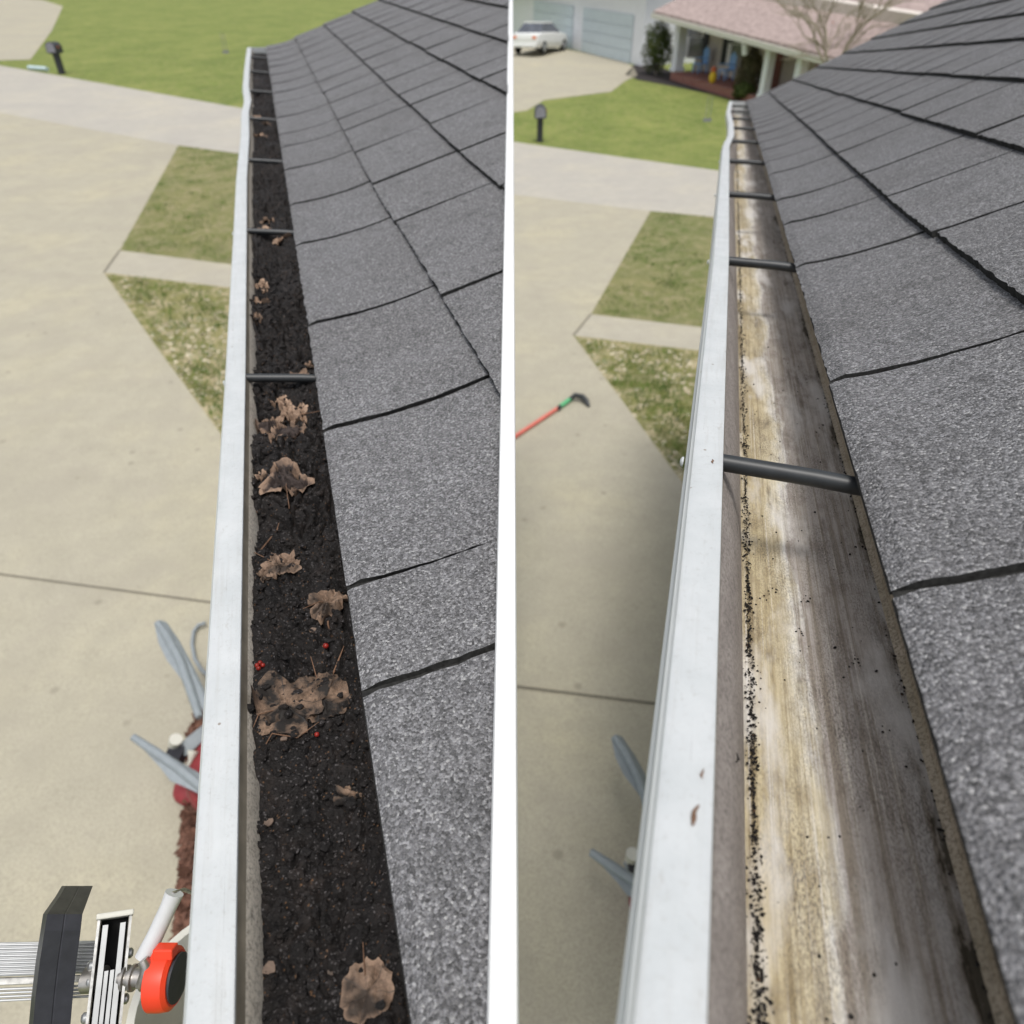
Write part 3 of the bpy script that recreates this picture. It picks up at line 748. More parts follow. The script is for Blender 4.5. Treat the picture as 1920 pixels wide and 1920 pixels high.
G_ = [
 (690, 1866, 104, 0, 'round', 'leafA', 'round tan leaf at the bottom of the photo against the shingle edge', 1.0, .10),
 (538, 1325, 176, 110, 'lobed', 'leafM', 'large muddy tan leaf with pointed lobes half buried below the berry cluster', .9, .05),
 (604, 1306, 104, 10, 'round', 'leafM', 'torn tan leaf patch with dark veins beside the large muddy leaf', 1.0, .03),
 (650, 1490, 68, 40, 'scrap', 'leafM', 'ragged tan leaf scrap stuck in soil near the shingle edge', .8, .05),
 (612, 1135, 82, 95, 'heart', 'leafA', 'clean brown heart shaped leaf tucked under the shingle edge', 1.0, .16),
 (530, 1066, 78, 60, 'lobed', 'leafA', 'crumpled tan leaf with ragged lobes beside a long red twig', 1.15, .15),
 (502, 1090, 40, 200, 'scrap', 'leafA', 'small curled tan leaf against the gutter wall under the crumpled leaf', 1.0, .2),
 (540, 912, 96, 180, 'bell', 'leafB', 'sooty bell shaped leaf with pale rim lying in mid gutter', 1.0, .18),
 (494, 905, 26, 30, 'scrap', 'leafC', 'tiny pale leaf fragment left of the sooty bell shaped leaf', 1.0, .2),
 (540, 812, 70, 300, 'heart', 'leafB', 'dark brown curled leaf just below the pale leaves near the first strap', 1.1, .2),
 (502, 790, 56, 150, 'round', 'leafB', 'pinkish brown round leaf leaning on the gutter wall below the first strap', .9, .25),
 (548, 772, 80, 250, 'lobed', 'leafC', 'pale brown leaf with green centre below the first strap', .7, .2),
 (527, 748, 40, 20, 'scrap', 'leafC', 'small pale pointed leaf directly under the first strap', 1.0, .25),
 (558, 706, 56, 90, 'scrap', 'leafA', 'flat tan leaf lying behind the first strap', .6, .15),
 (583, 690, 26, 0, 'scrap', 'leafA', 'tiny brown leaf against the shingle edge behind the first strap', 1, .2),
 (482, 605, 36, 200, 'heart', 'leafA', 'narrow brown leaf propped on the gutter wall past the first strap', .6, .3),
 (492, 572, 38, 90, 'scrap', 'leafC', 'pale curled leaf near the wall midway between the first two straps', .7, .3),
 (488, 532, 32, 60, 'lobed', 'leafC', 'bright pale leaf cluster piece short of the second strap', 1, .3),
 (494, 545, 26, 10, 'scrap', 'leafC', 'pale leaf scrap touching the bright pale leaf short of the second strap', 1, .3),
 (530, 450, 44, 90, 'scrap', 'leafC', 'long tan leaf lying just in front of the second strap', .5, .3),
 (495, 440, 30, 10, 'lobed', 'leafC', 'curled pale leaf by the wall in front of the second strap', 1, .3),
 (502, 420, 30, 60, 'round', 'leafA', 'brown leaf tucked right behind the second strap', .8, .3),
 (488, 255, 24, 10, 'lobed', 'leafC', 'far pale leaf between the third and fourth straps', 1, .4),
 (484, 222, 20, 10, 'scrap', 'leafC', 'far tan leaf beyond the fourth strap', 1, .4),
 (500, 238, 18, 10, 'scrap', 'leafA', 'small far brown leaf near the shingles at the fourth strap', 1, .4)]
for i, (x, y, s, ro, shp, mt, lab, asp, cu) in enumerate(G_): leaf(x, y, s, ro, shp, M[mt], lab, asp, cu, seed=i, stem=s > 70)
def soilpt(px, py, up=0.001):
    a, r = FL.hit(px, py, -.028); r = min(max(r, .004), .12); return FL.q(a, r, float(soil_h(np.array(a), np.array(r))) + up)
def berry(px, py, rad, label, grp='red berries in the clogged gutter'):
    p = soilpt(px, py, rad * .8); b = MB(); b.ellipsoid(p, rad, rad, rad * .95, 12, 8); o = b.build('berry', M['berry'], None, smooth=True); tag(o, label, 'berry', grp)
for i, (x, y) in enumerate([(488, 1266), (494, 1262), (499, 1266), (491, 1272)]):
    berry(x, y, .0018, 'dark red berry in the tight cluster against the gutter wall above the muddy leaf')
berry(613, 1219, .0024, 'single orange red berry on the soil near the shingle edge'); berry(596, 1384, .0018, 'small dull red berry below the large muddy leaf')
def twig(pts, label, rad=.0007):
    P = [soilpt(x, y, .002 + .002 * (i % 2)) for i, (x, y) in enumerate(pts)]; b = MB(); b.tube(P, [rad] * (len(P) - 1) + [rad * .4], 6); tag(b.build('twig', M['twig'], None, smooth=True), label, 'twig', 'twigs in the clogged gutter')
twig([(490, 1050), (500, 1025), (518, 990), (523, 981)], 'long curved reddish twig standing above the crumpled tan leaf')
twig([(617, 1165), (618, 1185), (622, 1196)], 'thin twig hanging below the heart shaped leaf')
twig([(602, 1300), (625, 1262), (636, 1245), (648, 1226)], 'forked brown twig crossing towards the shingle edge by the muddy leaf')
twig([(540, 880), (552, 866), (564, 860)], 'short twig just above the sooty bell shaped leaf')
twig([(505, 1412), (518, 1398), (560, 1392), (600, 1360)], 'thin bent twig under the large muddy leaf', .0005)
def chip(px, py, s, c, label, rot=0):
    p = soilpt(px, py, .001); b = MB(); rr_ = random.Random(int(px)); n = 7
    pl = [p + (FL.r * math.cos(6.28 * k / n + rot) * rr_.uniform(.6, 1.2) + FL.d * math.sin(6.28 * k / n + rot) * rr_.uniform(.5, 1.0)) * s for k in range(n)]
    b.prism(pl, FL.n * .0012); tag(b.build('bark_chip', M[c], None), label, 'bark chip', 'bark chips in the clogged gutter')
chip(507, 1546, .003, 'leafC', 'orange bark chip by the gutter wall below the ragged scrap')
chip(505, 1812, .004, 'leafC', 'tan bark chip near the wall beside the round leaf')
chip(590, 1190, .004, 'leafC', 'long tan bark chip under the heart shaped leaf')
chip(538, 1399, .0025, 'leafC', 'small orange bark chip left of the dull red berry')
chip(615, 1818, .0025, 'leafA', 'dull brown bark chip just above the round leaf')
# debris on the white lip and specks in the right gutter
def crumb(fr, px, py, h, s, mat, label, nm='debris_flake'):
    a, r = fr.hit(px, py, h); p = fr.g(a, r, h); b = MB(); rr_ = random.Random(int(px * 3 + py))
    pts = [p + fr.d * s * k * 1.3 + fr.r * rr_.uniform(-.3, .3) * s + fr.n * .0006 for k in (-1, -.3, .3, 1)]
    b.tube(pts, [s * .12, s * .3, s * .22, s * .1], 6); tag(b.build(nm, mat, None), label, 'debris')
crumb(FR, 1336, 866, 0, .002, M['twig'], 'dark flake on the white lip beside the first strap of the clean gutter')
crumb(FR, 1316, 1452, 0, .0017, M['twig'], 'upper small brown flake near the inner edge of the white lip')
crumb(FR, 1304, 1530, 0, .0034, M['twig'], 'longer wavy brown flake lower on the white lip')
crumb(FR, 1382, 1422, -.04, .0022, M['soil'], 'single black speck on the grey inner wall of the clean gutter')

# ------------------------------------------------------------------ mailboxes, pipe
def mailbox(px, py, tall_px, label):
    p = at(px, py); z = np.dot(p - C, FW); h = 1.05
    r = np.array([1, 0, 0.]); f = np.array([0, 1, 0.])
    T = thing('mailbox', p, label, 'mailbox', 'mailboxes beside the street')
    b = MB(); b.box(p + [0, 0, .33], (.19, .19, .72)); b.build('post', M['mail_dk'], T)
    b = MB(); c = p + np.array([0, 0, .70])
    n = 12; prof = [(-.19, 0), (.19, 0)] + [(.19 * math.cos(math.pi * k / n), .20 + .17 * math.sin(math.pi * k / n)) for k in range(n + 1)]
    b.prism([c + r * x + np.array([0, 0, z_]) - f * .25 for x, z_ in prof], f * .5); b.build('box', M['mail_dk'], T)
    b = MB(); b.prism([c + r * x * .82 + np.array([0, 0, z_ * .86 + .03]) - f * .262 for x, z_ in prof], f * .012); b.build('door', M['mail_gr'], T)
    b = MB(); b.box(c + r * .20 + np.array([0, -.05, .2]), (.012, .12, .06)); b.build('flag', M['orange'], T)
    b = MB(); b.box(c + np.array([0, 0, -.015]), (.2, .44, .03)); b.build('bracket', M['mail_dk'], T)
mailbox(117, 139, 76, 'dark post mailbox on the grass verge left, next to a pale pipe')
mailbox(1012, 266, 70, 'dark post mailbox on the verge right, below the driveway with the white car')
b = MB(); p, q = at(56, 131), at(90, 134); b.tube([p + [0, 0, .08], q + [0, 0, .08]], .08, 12); tag(b.build('pipe', M['pale_pipe'], None, smooth=True), 'short pale blue pipe lying at the kerb beside the mailbox', 'pipe')
# thin yard stakes on the far lawns
for (x, y, l) in ((421, 100, 'thin wire stake on the green lawn near the clogged gutter end'), (1322, 228, 'thin wire stake on the green lawn near the clean gutter end')):
    p = at(x, y); b = MB(); b.tube([p, p + [0, 0, .8]], .012, 6); b.tube([p + [.15, 0, 0], p + [.15, 0, .8]], .012, 6); b.box(p + [.07, 0, .05], (.3, .02, .1)); tag(b.build('yard_stake', M['mail_gr'], None), l, 'stake', 'wire stakes on the lawns')
# ------------------------------------------------------------------ rake on the right driveway
p0, p1, p2 = at(960, 822, .03), at(1048, 764, .03), at(1072, 746, .04)
T = thing('rake', p1, 'red handled hand rake with black head lying on the driveway', 'rake')
b = MB(); b.tube([p0, p1], .022, 10); b.build('handle', M['pink_pl'], T, smooth=True)
b = MB(); b.tube([p1, p2], .026, 10); b.build('socket', M['green_pl'], T, smooth=True)
b = MB(); hp = [at(1068, 748, .05), at(1078, 741, .07), at(1092, 744, .07), at(1100, 752, .05), at(1104, 762, .02)]
b.tube(hp, [.02, .03, .034, .03, .016], 8); b.tube([at(1050, 762, .04), at(1046, 768, .03)], .024, 8); b.build('head', M['strap'], T, smooth=True)

# ------------------------------------------------------------------ grey and red yard machine beside each wall
def machine(dx, dy, label, full, zf=1.0):
    c = at(385 + dx, 1440 + dy)
    T = thing('yard_machine', c, label, 'garden machine', 'grey and red garden machines on the driveways')
    # upper blade : long rounded plate, tip up
    def blade(pix, z0, z1, wd, th, nm='handle_blade'):
        tip = at(pix[0] + dx, pix[1] + dy, z0); root = at(pix[2] + dx, pix[3] + dy, z1); d = root - tip; L = np.linalg.norm(d); d /= L
        s = np.cross(d, [0, 0, 1.]); s /= np.linalg.norm(s); n = np.cross(s, d); side = s * .35 + n * .94; side /= np.linalg.norm(side); nn = np.cross(side, d)
        out = []; m = 14
        for k in range(m + 1):
            f = k / m; w_ = wd * math.sin(min(1, f * 2.2 + .12) * math.pi / 2) * (1 - .15 * f); bow = -.03 * math.sin(f * math.pi)
            cc = tip + d * L * f + nn * bow
            out.append([cc + side * w_ * x + nn * t_ for x, t_ in ((0, -th), (.1, -th), (.5, -th * .5), (.9, -th * .3), (1, 0), (.9, th * .3), (.5, th * .5), (.1, th), (0, th), (0, -th))])
        b = MB(); b.grid(out); b.add([out[0][i] for i in range(9)], [tuple(range(9))]); b.add([out[-1][i] for i in range(9)], [tuple(range(9))])
        b.build(nm, M['grey_pl'], T, smooth=True, angle=50)
    def plate(pix, rim, z0, z1):
        n_ = len(pix); y0 = min(q[1] for q in pix); y1 = max(q[1] for q in pix)
        hz = lambda q: z0 + (z1 - z0) * (q[1] - y0) / (y1 - y0)
        P_ = [at(x + dx, y + dy, hz((x, y))) for x, y in pix]; b = MB(); b.prism(P_, (.012, .012, -.016)); o = b.build('side_panel', M['grey_pl'], T, bevel=.004)
        b = MB(); b.tube([at(x + dx, y + dy, hz((x, y)) + .006) for x, y in rim], [.018] + [.024] * (len(rim) - 2) + [.02], 10); b.build('rim', M['grey_pl'], o, smooth=True)
    plate([(288, 1168), (296, 1162), (307, 1166), (330, 1200), (352, 1240), (376, 1290), (404, 1350), (392, 1352), (366, 1310), (338, 1272), (312, 1238), (296, 1205)], [(296, 1168), (312, 1190), (338, 1238), (356, 1290), (374, 1345)], .62, .5)
    plate([(246, 1378), (256, 1382), (290, 1405), (330, 1428), (372, 1452), (400, 1476), (396, 1500), (350, 1478), (318, 1464), (300, 1440), (276, 1414)], [(250, 1382), (288, 1408), (330, 1436), (372, 1470), (398, 1492)], .5, .42)
    e = lambda x, y, z: at(x + dx, y + dy, z)
    b = MB(); ctr = e(424, 1440, .22)
    b.ellipsoid(ctr, .19, .26, .18, 18, 12); b.build('motor_housing', M['red_dull'], T, smooth=True)
    b = MB(); b.ellipsoid(e(360, 1478, .05), .10, .10, .06, 14, 8); b.build('red_base', M['red_dull'], T, smooth=True)
    b = MB(); b.tube([e(322, 1420, .3), e(350, 1400, .34), e(395, 1362, .36)], [.05, .05, .045], 4); b.build('bracket', M['grey_pl'], T)
    b = MB(); b.tube([e(326, 1398, .36), e(330, 1386, .42)], [.028, .034], 10); b.build('knob', M['bucket'], T, smooth=True)
    b = MB(); b.tube([e(362, 1408, .38), e(358, 1424, .36), e(352, 1438, .3)], [.03, .012, .012], 8); b.build('knob', M['bucket'], T, smooth=True)
    b = MB()
    for k in range(5): b.box(e(322 + k * 5, 1408 + k * 2.5, .34), (.012, .08, .07))
    b.build('cooling_fins', M['black_pl'], T)
    if full:
        b = MB(); b.tube([e(x, y, z) for x, y, z in ((385, 1168, .05), (372, 1172, .04), (363, 1184, .03), (360, 1208, .03), (365, 1235, .03), (378, 1256, .05), (400, 1275, .1))], .012, 8); b.build('cable', M['grey_pl'], T, smooth=True)
machine(0, 0, 'grey bladed red garden machine beside the leaf pile under the clogged gutter', True)
machine(857, 215, 'grey bladed red garden machine partly hidden under the clean gutter', False)
# brown leaf litter piled along the left wall foot
rnd = random.Random(4); b = MB()
for i in range(900):
    t = rnd.random(); px = 372 - 38 * t + rnd.gauss(0, 9) + 8; py = 1330 + 420 * t + rnd.gauss(0, 20)
    if px < 332 + (1 - t) * 22: continue
    p = at(px, py, rnd.random() * .08); s = rnd.uniform(.02, .05)
    u = np.array([rnd.gauss(0, 1), rnd.gauss(0, 1), rnd.gauss(0, .5)]); u /= np.linalg.norm(u); v = np.cross(u, [rnd.gauss(0, .4), rnd.gauss(0, .4), 1]); v /= np.linalg.norm(v)
    b.add([p - u * s, p - v * s * .6 + [0, 0, .01], p + u * s, p + v * s * .6 + [0, 0, .012]], [(0, 1, 2, 3)])
tag(b.build('leaf_litter', M['litter'], None, recalc=False), 'brown dead leaves piled at the wall foot beside the driveway', 'leaf litter', kind='stuff')
def pxy(P):
    v = np.asarray(P) - C; z = v @ FW; return 960 + F * (v @ RT) / z, 960 - F * (v @ UP) / z
def inpoly(x, y, poly):
    c = False; n = len(poly)
    for i in range(n):
        x1, y1 = poly[i]; x2, y2 = poly[(i + 1) % n]
        if (y1 > y) != (y2 > y) and x < (x2 - x1) * (y - y1) / (y2 - y1) + x1: c = not c
    return c
for dx, dy, poly, lab in ((0, 0, [(200, 516), (440, 545), (440, 860), (415, 810)], 'pale dried leaves strewn over the dry lawn strip on the left'),
                     (0, 0, [(1082, 635), (1330, 665), (1330, 950), (1290, 912)], 'pale dried leaves strewn over the dry lawn strip on the right')):
    b = MB(); b2 = MB(); n = 0
    while n < 420:
        x = rnd.uniform(min(q[0] for q in poly), max(q[0] for q in poly)); y = rnd.uniform(min(q[1] for q in poly), max(q[1] for q in poly))
        if not inpoly(x, y, poly): continue
        n += 1; p = at(x, y, .012); dens = math.sin(p[0] * 3.1) + math.sin(p[1] * 2.3 + p[0])
        if dens < -.3 and rnd.random() < .8: continue
        s = rnd.uniform(.018, .045); t = rnd.random() * 6.28; u = np.array([math.cos(t), math.sin(t), rnd.uniform(-.3, .3)]); v = np.array([-math.sin(t), math.cos(t), rnd.uniform(-.3, .3)])
        b.add([p - u * s, p - v * s * .6, p + u * s, p + v * s * .6], [(0, 1, 2, 3)])
    tag(b.build('leaf_litter', M['pale_litter'], None, recalc=False), lab, 'leaf litter', kind='stuff')
# grass tufts on the near lawns
def tufts(poly, n, lab, mat):
    b = MB(); k = 0
    while k < n:
        x = rnd.uniform(min(q[0] for q in poly), max(q[0] for q in poly)); y = rnd.uniform(min(q[1] for q in poly), max(q[1] for q in poly))
        if not inpoly(x, y, poly): continue
        k += 1; c = at(x, y, 0); R0 = rnd.uniform(.05, .2)
        for j in range(26):
            p = c + np.array([rnd.gauss(0, R0), rnd.gauss(0, R0), 0])
            if not inpoly(*pxy(p), poly): continue
            h = rnd.uniform(.03, .08); t = rnd.random() * 6.28; u = np.array([math.cos(t), math.sin(t), 0]) * .006
            le = np.array([rnd.gauss(0, .025), rnd.gauss(0, .025), h]); b.add([p - u, p + u, p + le], [(0, 1, 2)])
    tag(b.build('grass_tufts', mat, None, recalc=False), lab, 'grass', kind='stuff')
M['tuft'] = foliage('green_blades', (.07, .12, .025), (.11, .18, .035), (.16, .24, .05))
tufts([(200, 516), (440, 545), (440, 860), (415, 810)], 130, 'green grass tufts in the dry lawn strip on the left', M['tuft'])
tufts([(1082, 635), (1330, 665), (1330, 950), (1290, 912)], 130, 'green grass tufts in the dry lawn strip on the right', M['tuft'])
tufts([(335, 275), (447, 290), (436, 495), (228, 468)], 70, 'green grass tufts in the worn lawn patch between street and walk on the left', M['tuft'])
tufts([(1220, 398), (1330, 408), (1322, 612), (1112, 588)], 70, 'green grass tufts in the worn lawn patch between street and walk on the right', M['tuft'])

# ------------------------------------------------------------------ ladder and bucket at lower left
VB = -ray(216, 1800); VB /= np.linalg.norm(VB)     # normal of the leaning ladder's plane
top = atd(216, 1718, .53)
T = thing('ladder', (top[0], top[1] - 2.2, 0), 'aluminium ladder with black stand-off arm at the lower left', 'ladder')
q_ = ray(196, 1905); d = C + q_ * (np.dot(top - C, VB) / np.dot(q_, VB)) - top; d /= np.linalg.norm(d)
sX = np.cross(d, VB); sX = sX if sX[0] > 0 else -sX; sX /= np.linalg.norm(sX); nn = np.cross(sX, d); nn = nn if nn @ VB > 0 else -nn
L = top[2] / abs(d[2]); wd = .0105
# ribbed tread
lp = lambda x, y, k: C + ray(x, y) * (-k / np.dot(ray(x, y), VB))
kk = -np.dot(top - C, VB)
A_ = lp(-80, 1771, kk + .06); B_ = lp(215, 1765, kk + .06); X = B_ - A_; D_ = lp(-80, 1834, kk + .06) - A_
Dn = D_ / np.linalg.norm(D_)
b = MB(); n = 9
for k in range(n):
    f0 = k / n; f1 = (k + .66) / n
    q = [A_ + D_ * f0, A_ + D_ * f0 + X, A_ + D_ * f1 + X, A_ + D_ * f1]
    b.prism([p - VB * .003 for p in q], VB * .0028)
q = [A_ - Dn * .001, A_ + X - Dn * .001, A_ + X + D_, A_ + D_]
b.prism([p - VB * .020 for p in q], VB * .0165)
b.build('tread', M['alu'], T, bevel=.0005)
b = MB(); q = [A_ + D_ * 1.04, A_ + X + D_ * 1.04, A_ + X + D_ * 1.28, A_ + D_ * 1.28]; b.prism([p - VB * .024 for p in q], VB * .006)
b.build('tread_lip', M['alu_dk'], T, bevel=.0005)
b = MB()
for k in range(4):
    f0 = 1.34 + k * .11; q = [A_ + D_ * f0, A_ + X + D_ * f0, A_ + X + D_ * (f0 + .08), A_ + D_ * (f0 + .08)]; b.prism([p - VB * .006 for p in q], VB * .003)
b.build('tread', M['alu'], T, bevel=.0005)
def rail(o0, full=True):
    b = MB()
    for s_ in (-1, 1): b.box(o0 + d * L / 2 + sX * s_ * wd - nn * .008, (L, .0018, .026), d, sX, nn)
    b.box(o0 + d * L / 2 - nn * .021, (L, wd * 2 - .002, .002), d, sX, nn); r_ = b.build('rail', M['alu_dk'], T)
    if not full: return
    b = MB(); b.box(o0 + d * L / 2 - nn * .0194, (L, wd * 1.8, .001), d, sX, nn); b.build('rail_hollow_shade', M['dark'], r_)  # dark sheet painting the shade inside the hollow channel
    b = MB()
    for x_ in (-.0058, .0058): b.box(o0 + d * .22 + sX * x_ - nn * .004, (.43, .0036, .012), d, sX, nn)
    for x_ in (-.0019, .0019): b.box(o0 + d * .245 + sX * x_ - nn * .005, (.42, .0026, .010), d, sX, nn)
    b.build('inner_channel', M['alu'], r_)
    b = MB(); b.box(o0 - d * .001 - nn * .006, (.004, wd * 2 + .004, .030), d, sX, nn); b.build('rail_cap', M['bucket'], r_, bevel=.001)
    for dd, sd_ in ((.030, -1), (.026, 1), (.040, -1), (.062, -1), (.055, 1)):
        b = MB(); b.lathe(o0 + d * dd + sX * sd_ * (wd + .001) - nn * .006, sX * sd_, [(0, .0), (.0035, .0), (.0036, .002), (.002, .0034), (0, .0036)], 12); b.build('rivet', M['alu'], r_, smooth=True)
rail(top); rail(top - sX * .42, False)
for k in range(0, 12):
    p = top + d * (.16 + k * .3)
    if p[2] < .15: break
    if k == 0: continue
    b = MB(); b.box(p - sX * .21 - nn * .02, (.075, .39, .025), d, sX, nn); b.build('rung', M['alu'], T)
def bar(pl, wl, th, mat, nm, par):
    b = MB(); out = []
    for i, (p, w_) in enumerate(zip(pl, wl)):
        v_ = C - p; v_ /= np.linalg.norm(v_); v_ = v_ + RT * .16; s = RT - v_ * (RT @ v_); s /= np.linalg.norm(s); w_ = w_ * .94
        out.append([p - s * w_ / 2, p - s * w_ * .03, p - v_ * .0005, p + s * w_ * .03, p + s * w_ / 2, p + s * w_ / 2 - v_ * th, p - s * w_ / 2 - v_ * th, p - s * w_ / 2])
    b.grid(out[:3], 1); b.grid(out[2:], 0); b.add(out[0][:7], [tuple(range(7))], 1); b.add(out[-1][:7], [tuple(range(7))])
    return b.build(nm, mat, par)
bar([atd(149, 1661, .545), atd(140, 1680, .530), atd(122, 1714, .502), atd(118, 1745, .500), atd(110, 1800, .500), atd(102, 1870, .500), atd(94, 1960, .500)], [.0205, .0215, .0245, .025, .0255, .026, .0265], .022, [M['black_pl'], M['black_top']], 'standoff_arm', T)
def cyl(p0, p1, prof, mat, nm, par, n=24):
    ax = p1 - p0; L_ = np.linalg.norm(ax); b = MB(); b.lathe(p0, ax, [(r, f * L_) for r, f in prof], n); return b.build(nm, mat, par, smooth=True, angle=35)
zb = .515
cyl(atd(155, 1838, zb), atd(195, 1836, zb), [(0, 0), (.006, .02), (.0085, .12), (.0085, .9), (.009, 1), (0, 1)], M['steel'], 'bolt_head', T)
cyl(atd(224, 1834, zb), atd(292, 1832, zb), [(0, 0), (.005, 0), (.005, .12), (.0085, .13), (.0085, .2), (.0065, .22), (.0065, .34), (.009, .35), (.009, .42), (.007, .44), (.007, .66), (.009, .67), (.009, .72), (.0065, .74), (.0065, 1), (0, 1)], M['steel'], 'spool', T)
cyl(atd(290, 1835, zb), atd(332, 1833, zb), [(0, 0), (.0195, 0), (.0212, .06), (.0215, .5), (.0208, .85), (.018, 1), (0, 1)], M['red_pl'], 'locking_knob', T, 28)
b = MB(); b.box(atd(310, 1784, zb - .004), (.0145, .008, .010), RT, UP, FW); b.build('knob_tab', M['red_pl'], T, bevel=.001)
cyl(atd(331, 1833, zb), atd(337, 1833, zb), [(.0, 0), (.0165, 0), (.0165, .8), (.012, 1), (0, 1)], M['black_pl'], 'knob_back', T)
# bucket with bail grip
bc = atd(412, 1868, .72)
BK = thing('bucket', bc - [0, 0, .30], 'white plastic bucket hanging beside the ladder behind the white gutter lip', 'bucket')
b = MB(); b.lathe(bc - [0, 0, .24], (0, 0, 1), [(0, .0), (.070, 0), (.083, .23), (.090, .232), (.090, .240), (.082, .240), (.069, .006), (0, .006)], 48); b.build('body', M['bucket'], BK, smooth=True, angle=35)
b = MB(); b.tube([atd(270, 1797, .515), atd(292, 1752, .52), atd(316, 1700, .525), atd(327, 1674, .527)], [.0068, .0062, .0062, .0070], 14); b.build('grip', M['white_pl'], BK, smooth=True)
b = MB(); b.tube([atd(262, 1832, .52), atd(268, 1800, .515), atd(326, 1673, .527), atd(345, 1668, .54), atd(400, 1690, .62), bc + [.0, .085, -.02]], .0014, 8); b.build('bail_wire', M['steel'], BK, smooth=True)
b = MB(); b.tube([atd(268, 1800, .505), atd(276, 1812, .505), atd(270, 1828, .503), atd(262, 1850, .503)], [.0038, .0045, .0035, .003], 10); b.build('hook', M['steel'], BK, smooth=True)

# ------------------------------------------------------------------ house across the street (right)
B0, B1 = at(1256, 150), at(1392, 192)
dv = B1 - B0; dv[2] = 0; dvn = dv / np.linalg.norm(dv)
nv = np.cross(dvn, [0, 0, 1.]); nv = nv if nv @ (C - B0) > 0 else -nv      # towards viewer
FHS = thing('far_house', B0, 'white sided house across the street with brick porch base and pale garage', 'house')
Bend = B1 + dvn * 7
zf = lambda P: float(gz(P[0], P[1]))
# porch base
b = MB(); q = [B0, Bend, Bend - nv * 1.8, B0 - nv * 1.8]
b.prism([np.array([p[0], p[1], zf(p) - .3]) for p in q], (0, 0, .3 + .32)); b.build('porch_base', M['brick'], FHS)
# main wall plane set back
Wp = B0 - nv * 1.8
def wp(x, y, off=0.0): return plane_hit(x, y, Wp + nv * off, nv)
def rect(b, x0, y0, x1, y1, off, th):
    # vertical rectangle on the wall plane covering the pixel box
    p, q = wp((x0 + x1) / 2 - (x1 - x0) / 2, (y0 + y1) / 2, off), wp(x1, (y0 + y1) / 2, off); zt = wp((x0 + x1) / 2, y0, off)[2]; zb_ = wp((x0 + x1) / 2, y1, off)[2]
    b.prism([np.array([p[0], p[1], zb_]), np.array([q[0], q[1], zb_]), np.array([q[0], q[1], zt]), np.array([p[0], p[1], zt])], nv * th)
wA = Wp - dvn * 1.0; wB = Wp + dvn * (np.linalg.norm(dv) + 7)
b = MB(); b.prism([np.array([p[0], p[1], z]) for p, z in ((wA, -.5), (wB, -.5), (wB, 3.35), (wA, 4.6))], -nv * 6); b.build('wall', M['siding_w'], FHS)
def win(x0, y0, x1, y1):
    b = MB(); rect(b, x0, y0, x1, y1, .01, .05); f = b.build('window', M['wframe'], FHS)
    b = MB(); rect(b, x0 + 2.5, y0 + 2, x1 - 2.5, (y0 + y1) / 2 - 1, .065, .01); rect(b, x0 + 2.5, (y0 + y1) / 2 + 1, x1 - 2.5, y1 - 2, .065, .01); b.build('pane', M['glass'], f)
def shut(x0, y0, x1, y1): b = MB(); rect(b, x0, y0, x1, y1, .02, .05); b.build('shutter', M['shutter'], FHS)
shut(1279, 30, 1288, 106); win(1289, 28, 1320, 110); shut(1321, 34, 1329, 116)
shut(1357, 38, 1366, 122); win(1367, 40, 1396, 126); shut(1397, 46, 1404, 130)
b = MB(); rect(b, 1442, 72, 1466, 170, .02, .06); b.build('door', M['brick'], FHS)
shut(1502, 86, 1510, 150)
# porch columns
def column(x0, x1, yb, top=2.9):
    pb = at((x0 + x1) / 2, yb); top = plane_hit((x0 + x1) / 2, 26 + ((x0 + x1) / 2 - 1225) * .261 + 3, B0 + nv * .3, nv)[2] - pb[2] - .3; wdt = (x1 - x0) / F * np.dot(pb - C, FW)
    b = MB(); b.box(pb + [0, 0, top / 2 + .3], (wdt, wdt, top), dvn, nv); b.box(pb + [0, 0, .40], (wdt * 1.25, wdt * 1.25, .16), dvn, nv); b.build('porch_column', M['col_white'], FHS)
column(1259, 1275, 148); column(1420, 1434, 201, 2.2); column(1476, 1492, 220, 2.0)
# porch roof and main roof
ea, eb = plane_hit(1225, 26, B0 + nv * .4, nv), plane_hit(1570, 116, B0 + nv * .4, nv)
ea = ea; up = np.array([0, 0, 1.])
b = MB(); rr0, rr1 = ea - nv * 6.5 + up * 2.6, eb - nv * 6.5 + up * 2.6
b.prism([ea, eb, rr1, rr0], (0, 0, .12)); b.build('roof', M['farroof'], FHS)
b = MB(); b.prism([ea - up * .16 + nv * .01, eb - up * .16 + nv * .01, eb + up * .02 + nv * .01, ea + up * .02 + nv * .01], nv * .1); b.build('eave_gutter', M['bucket'], FHS)
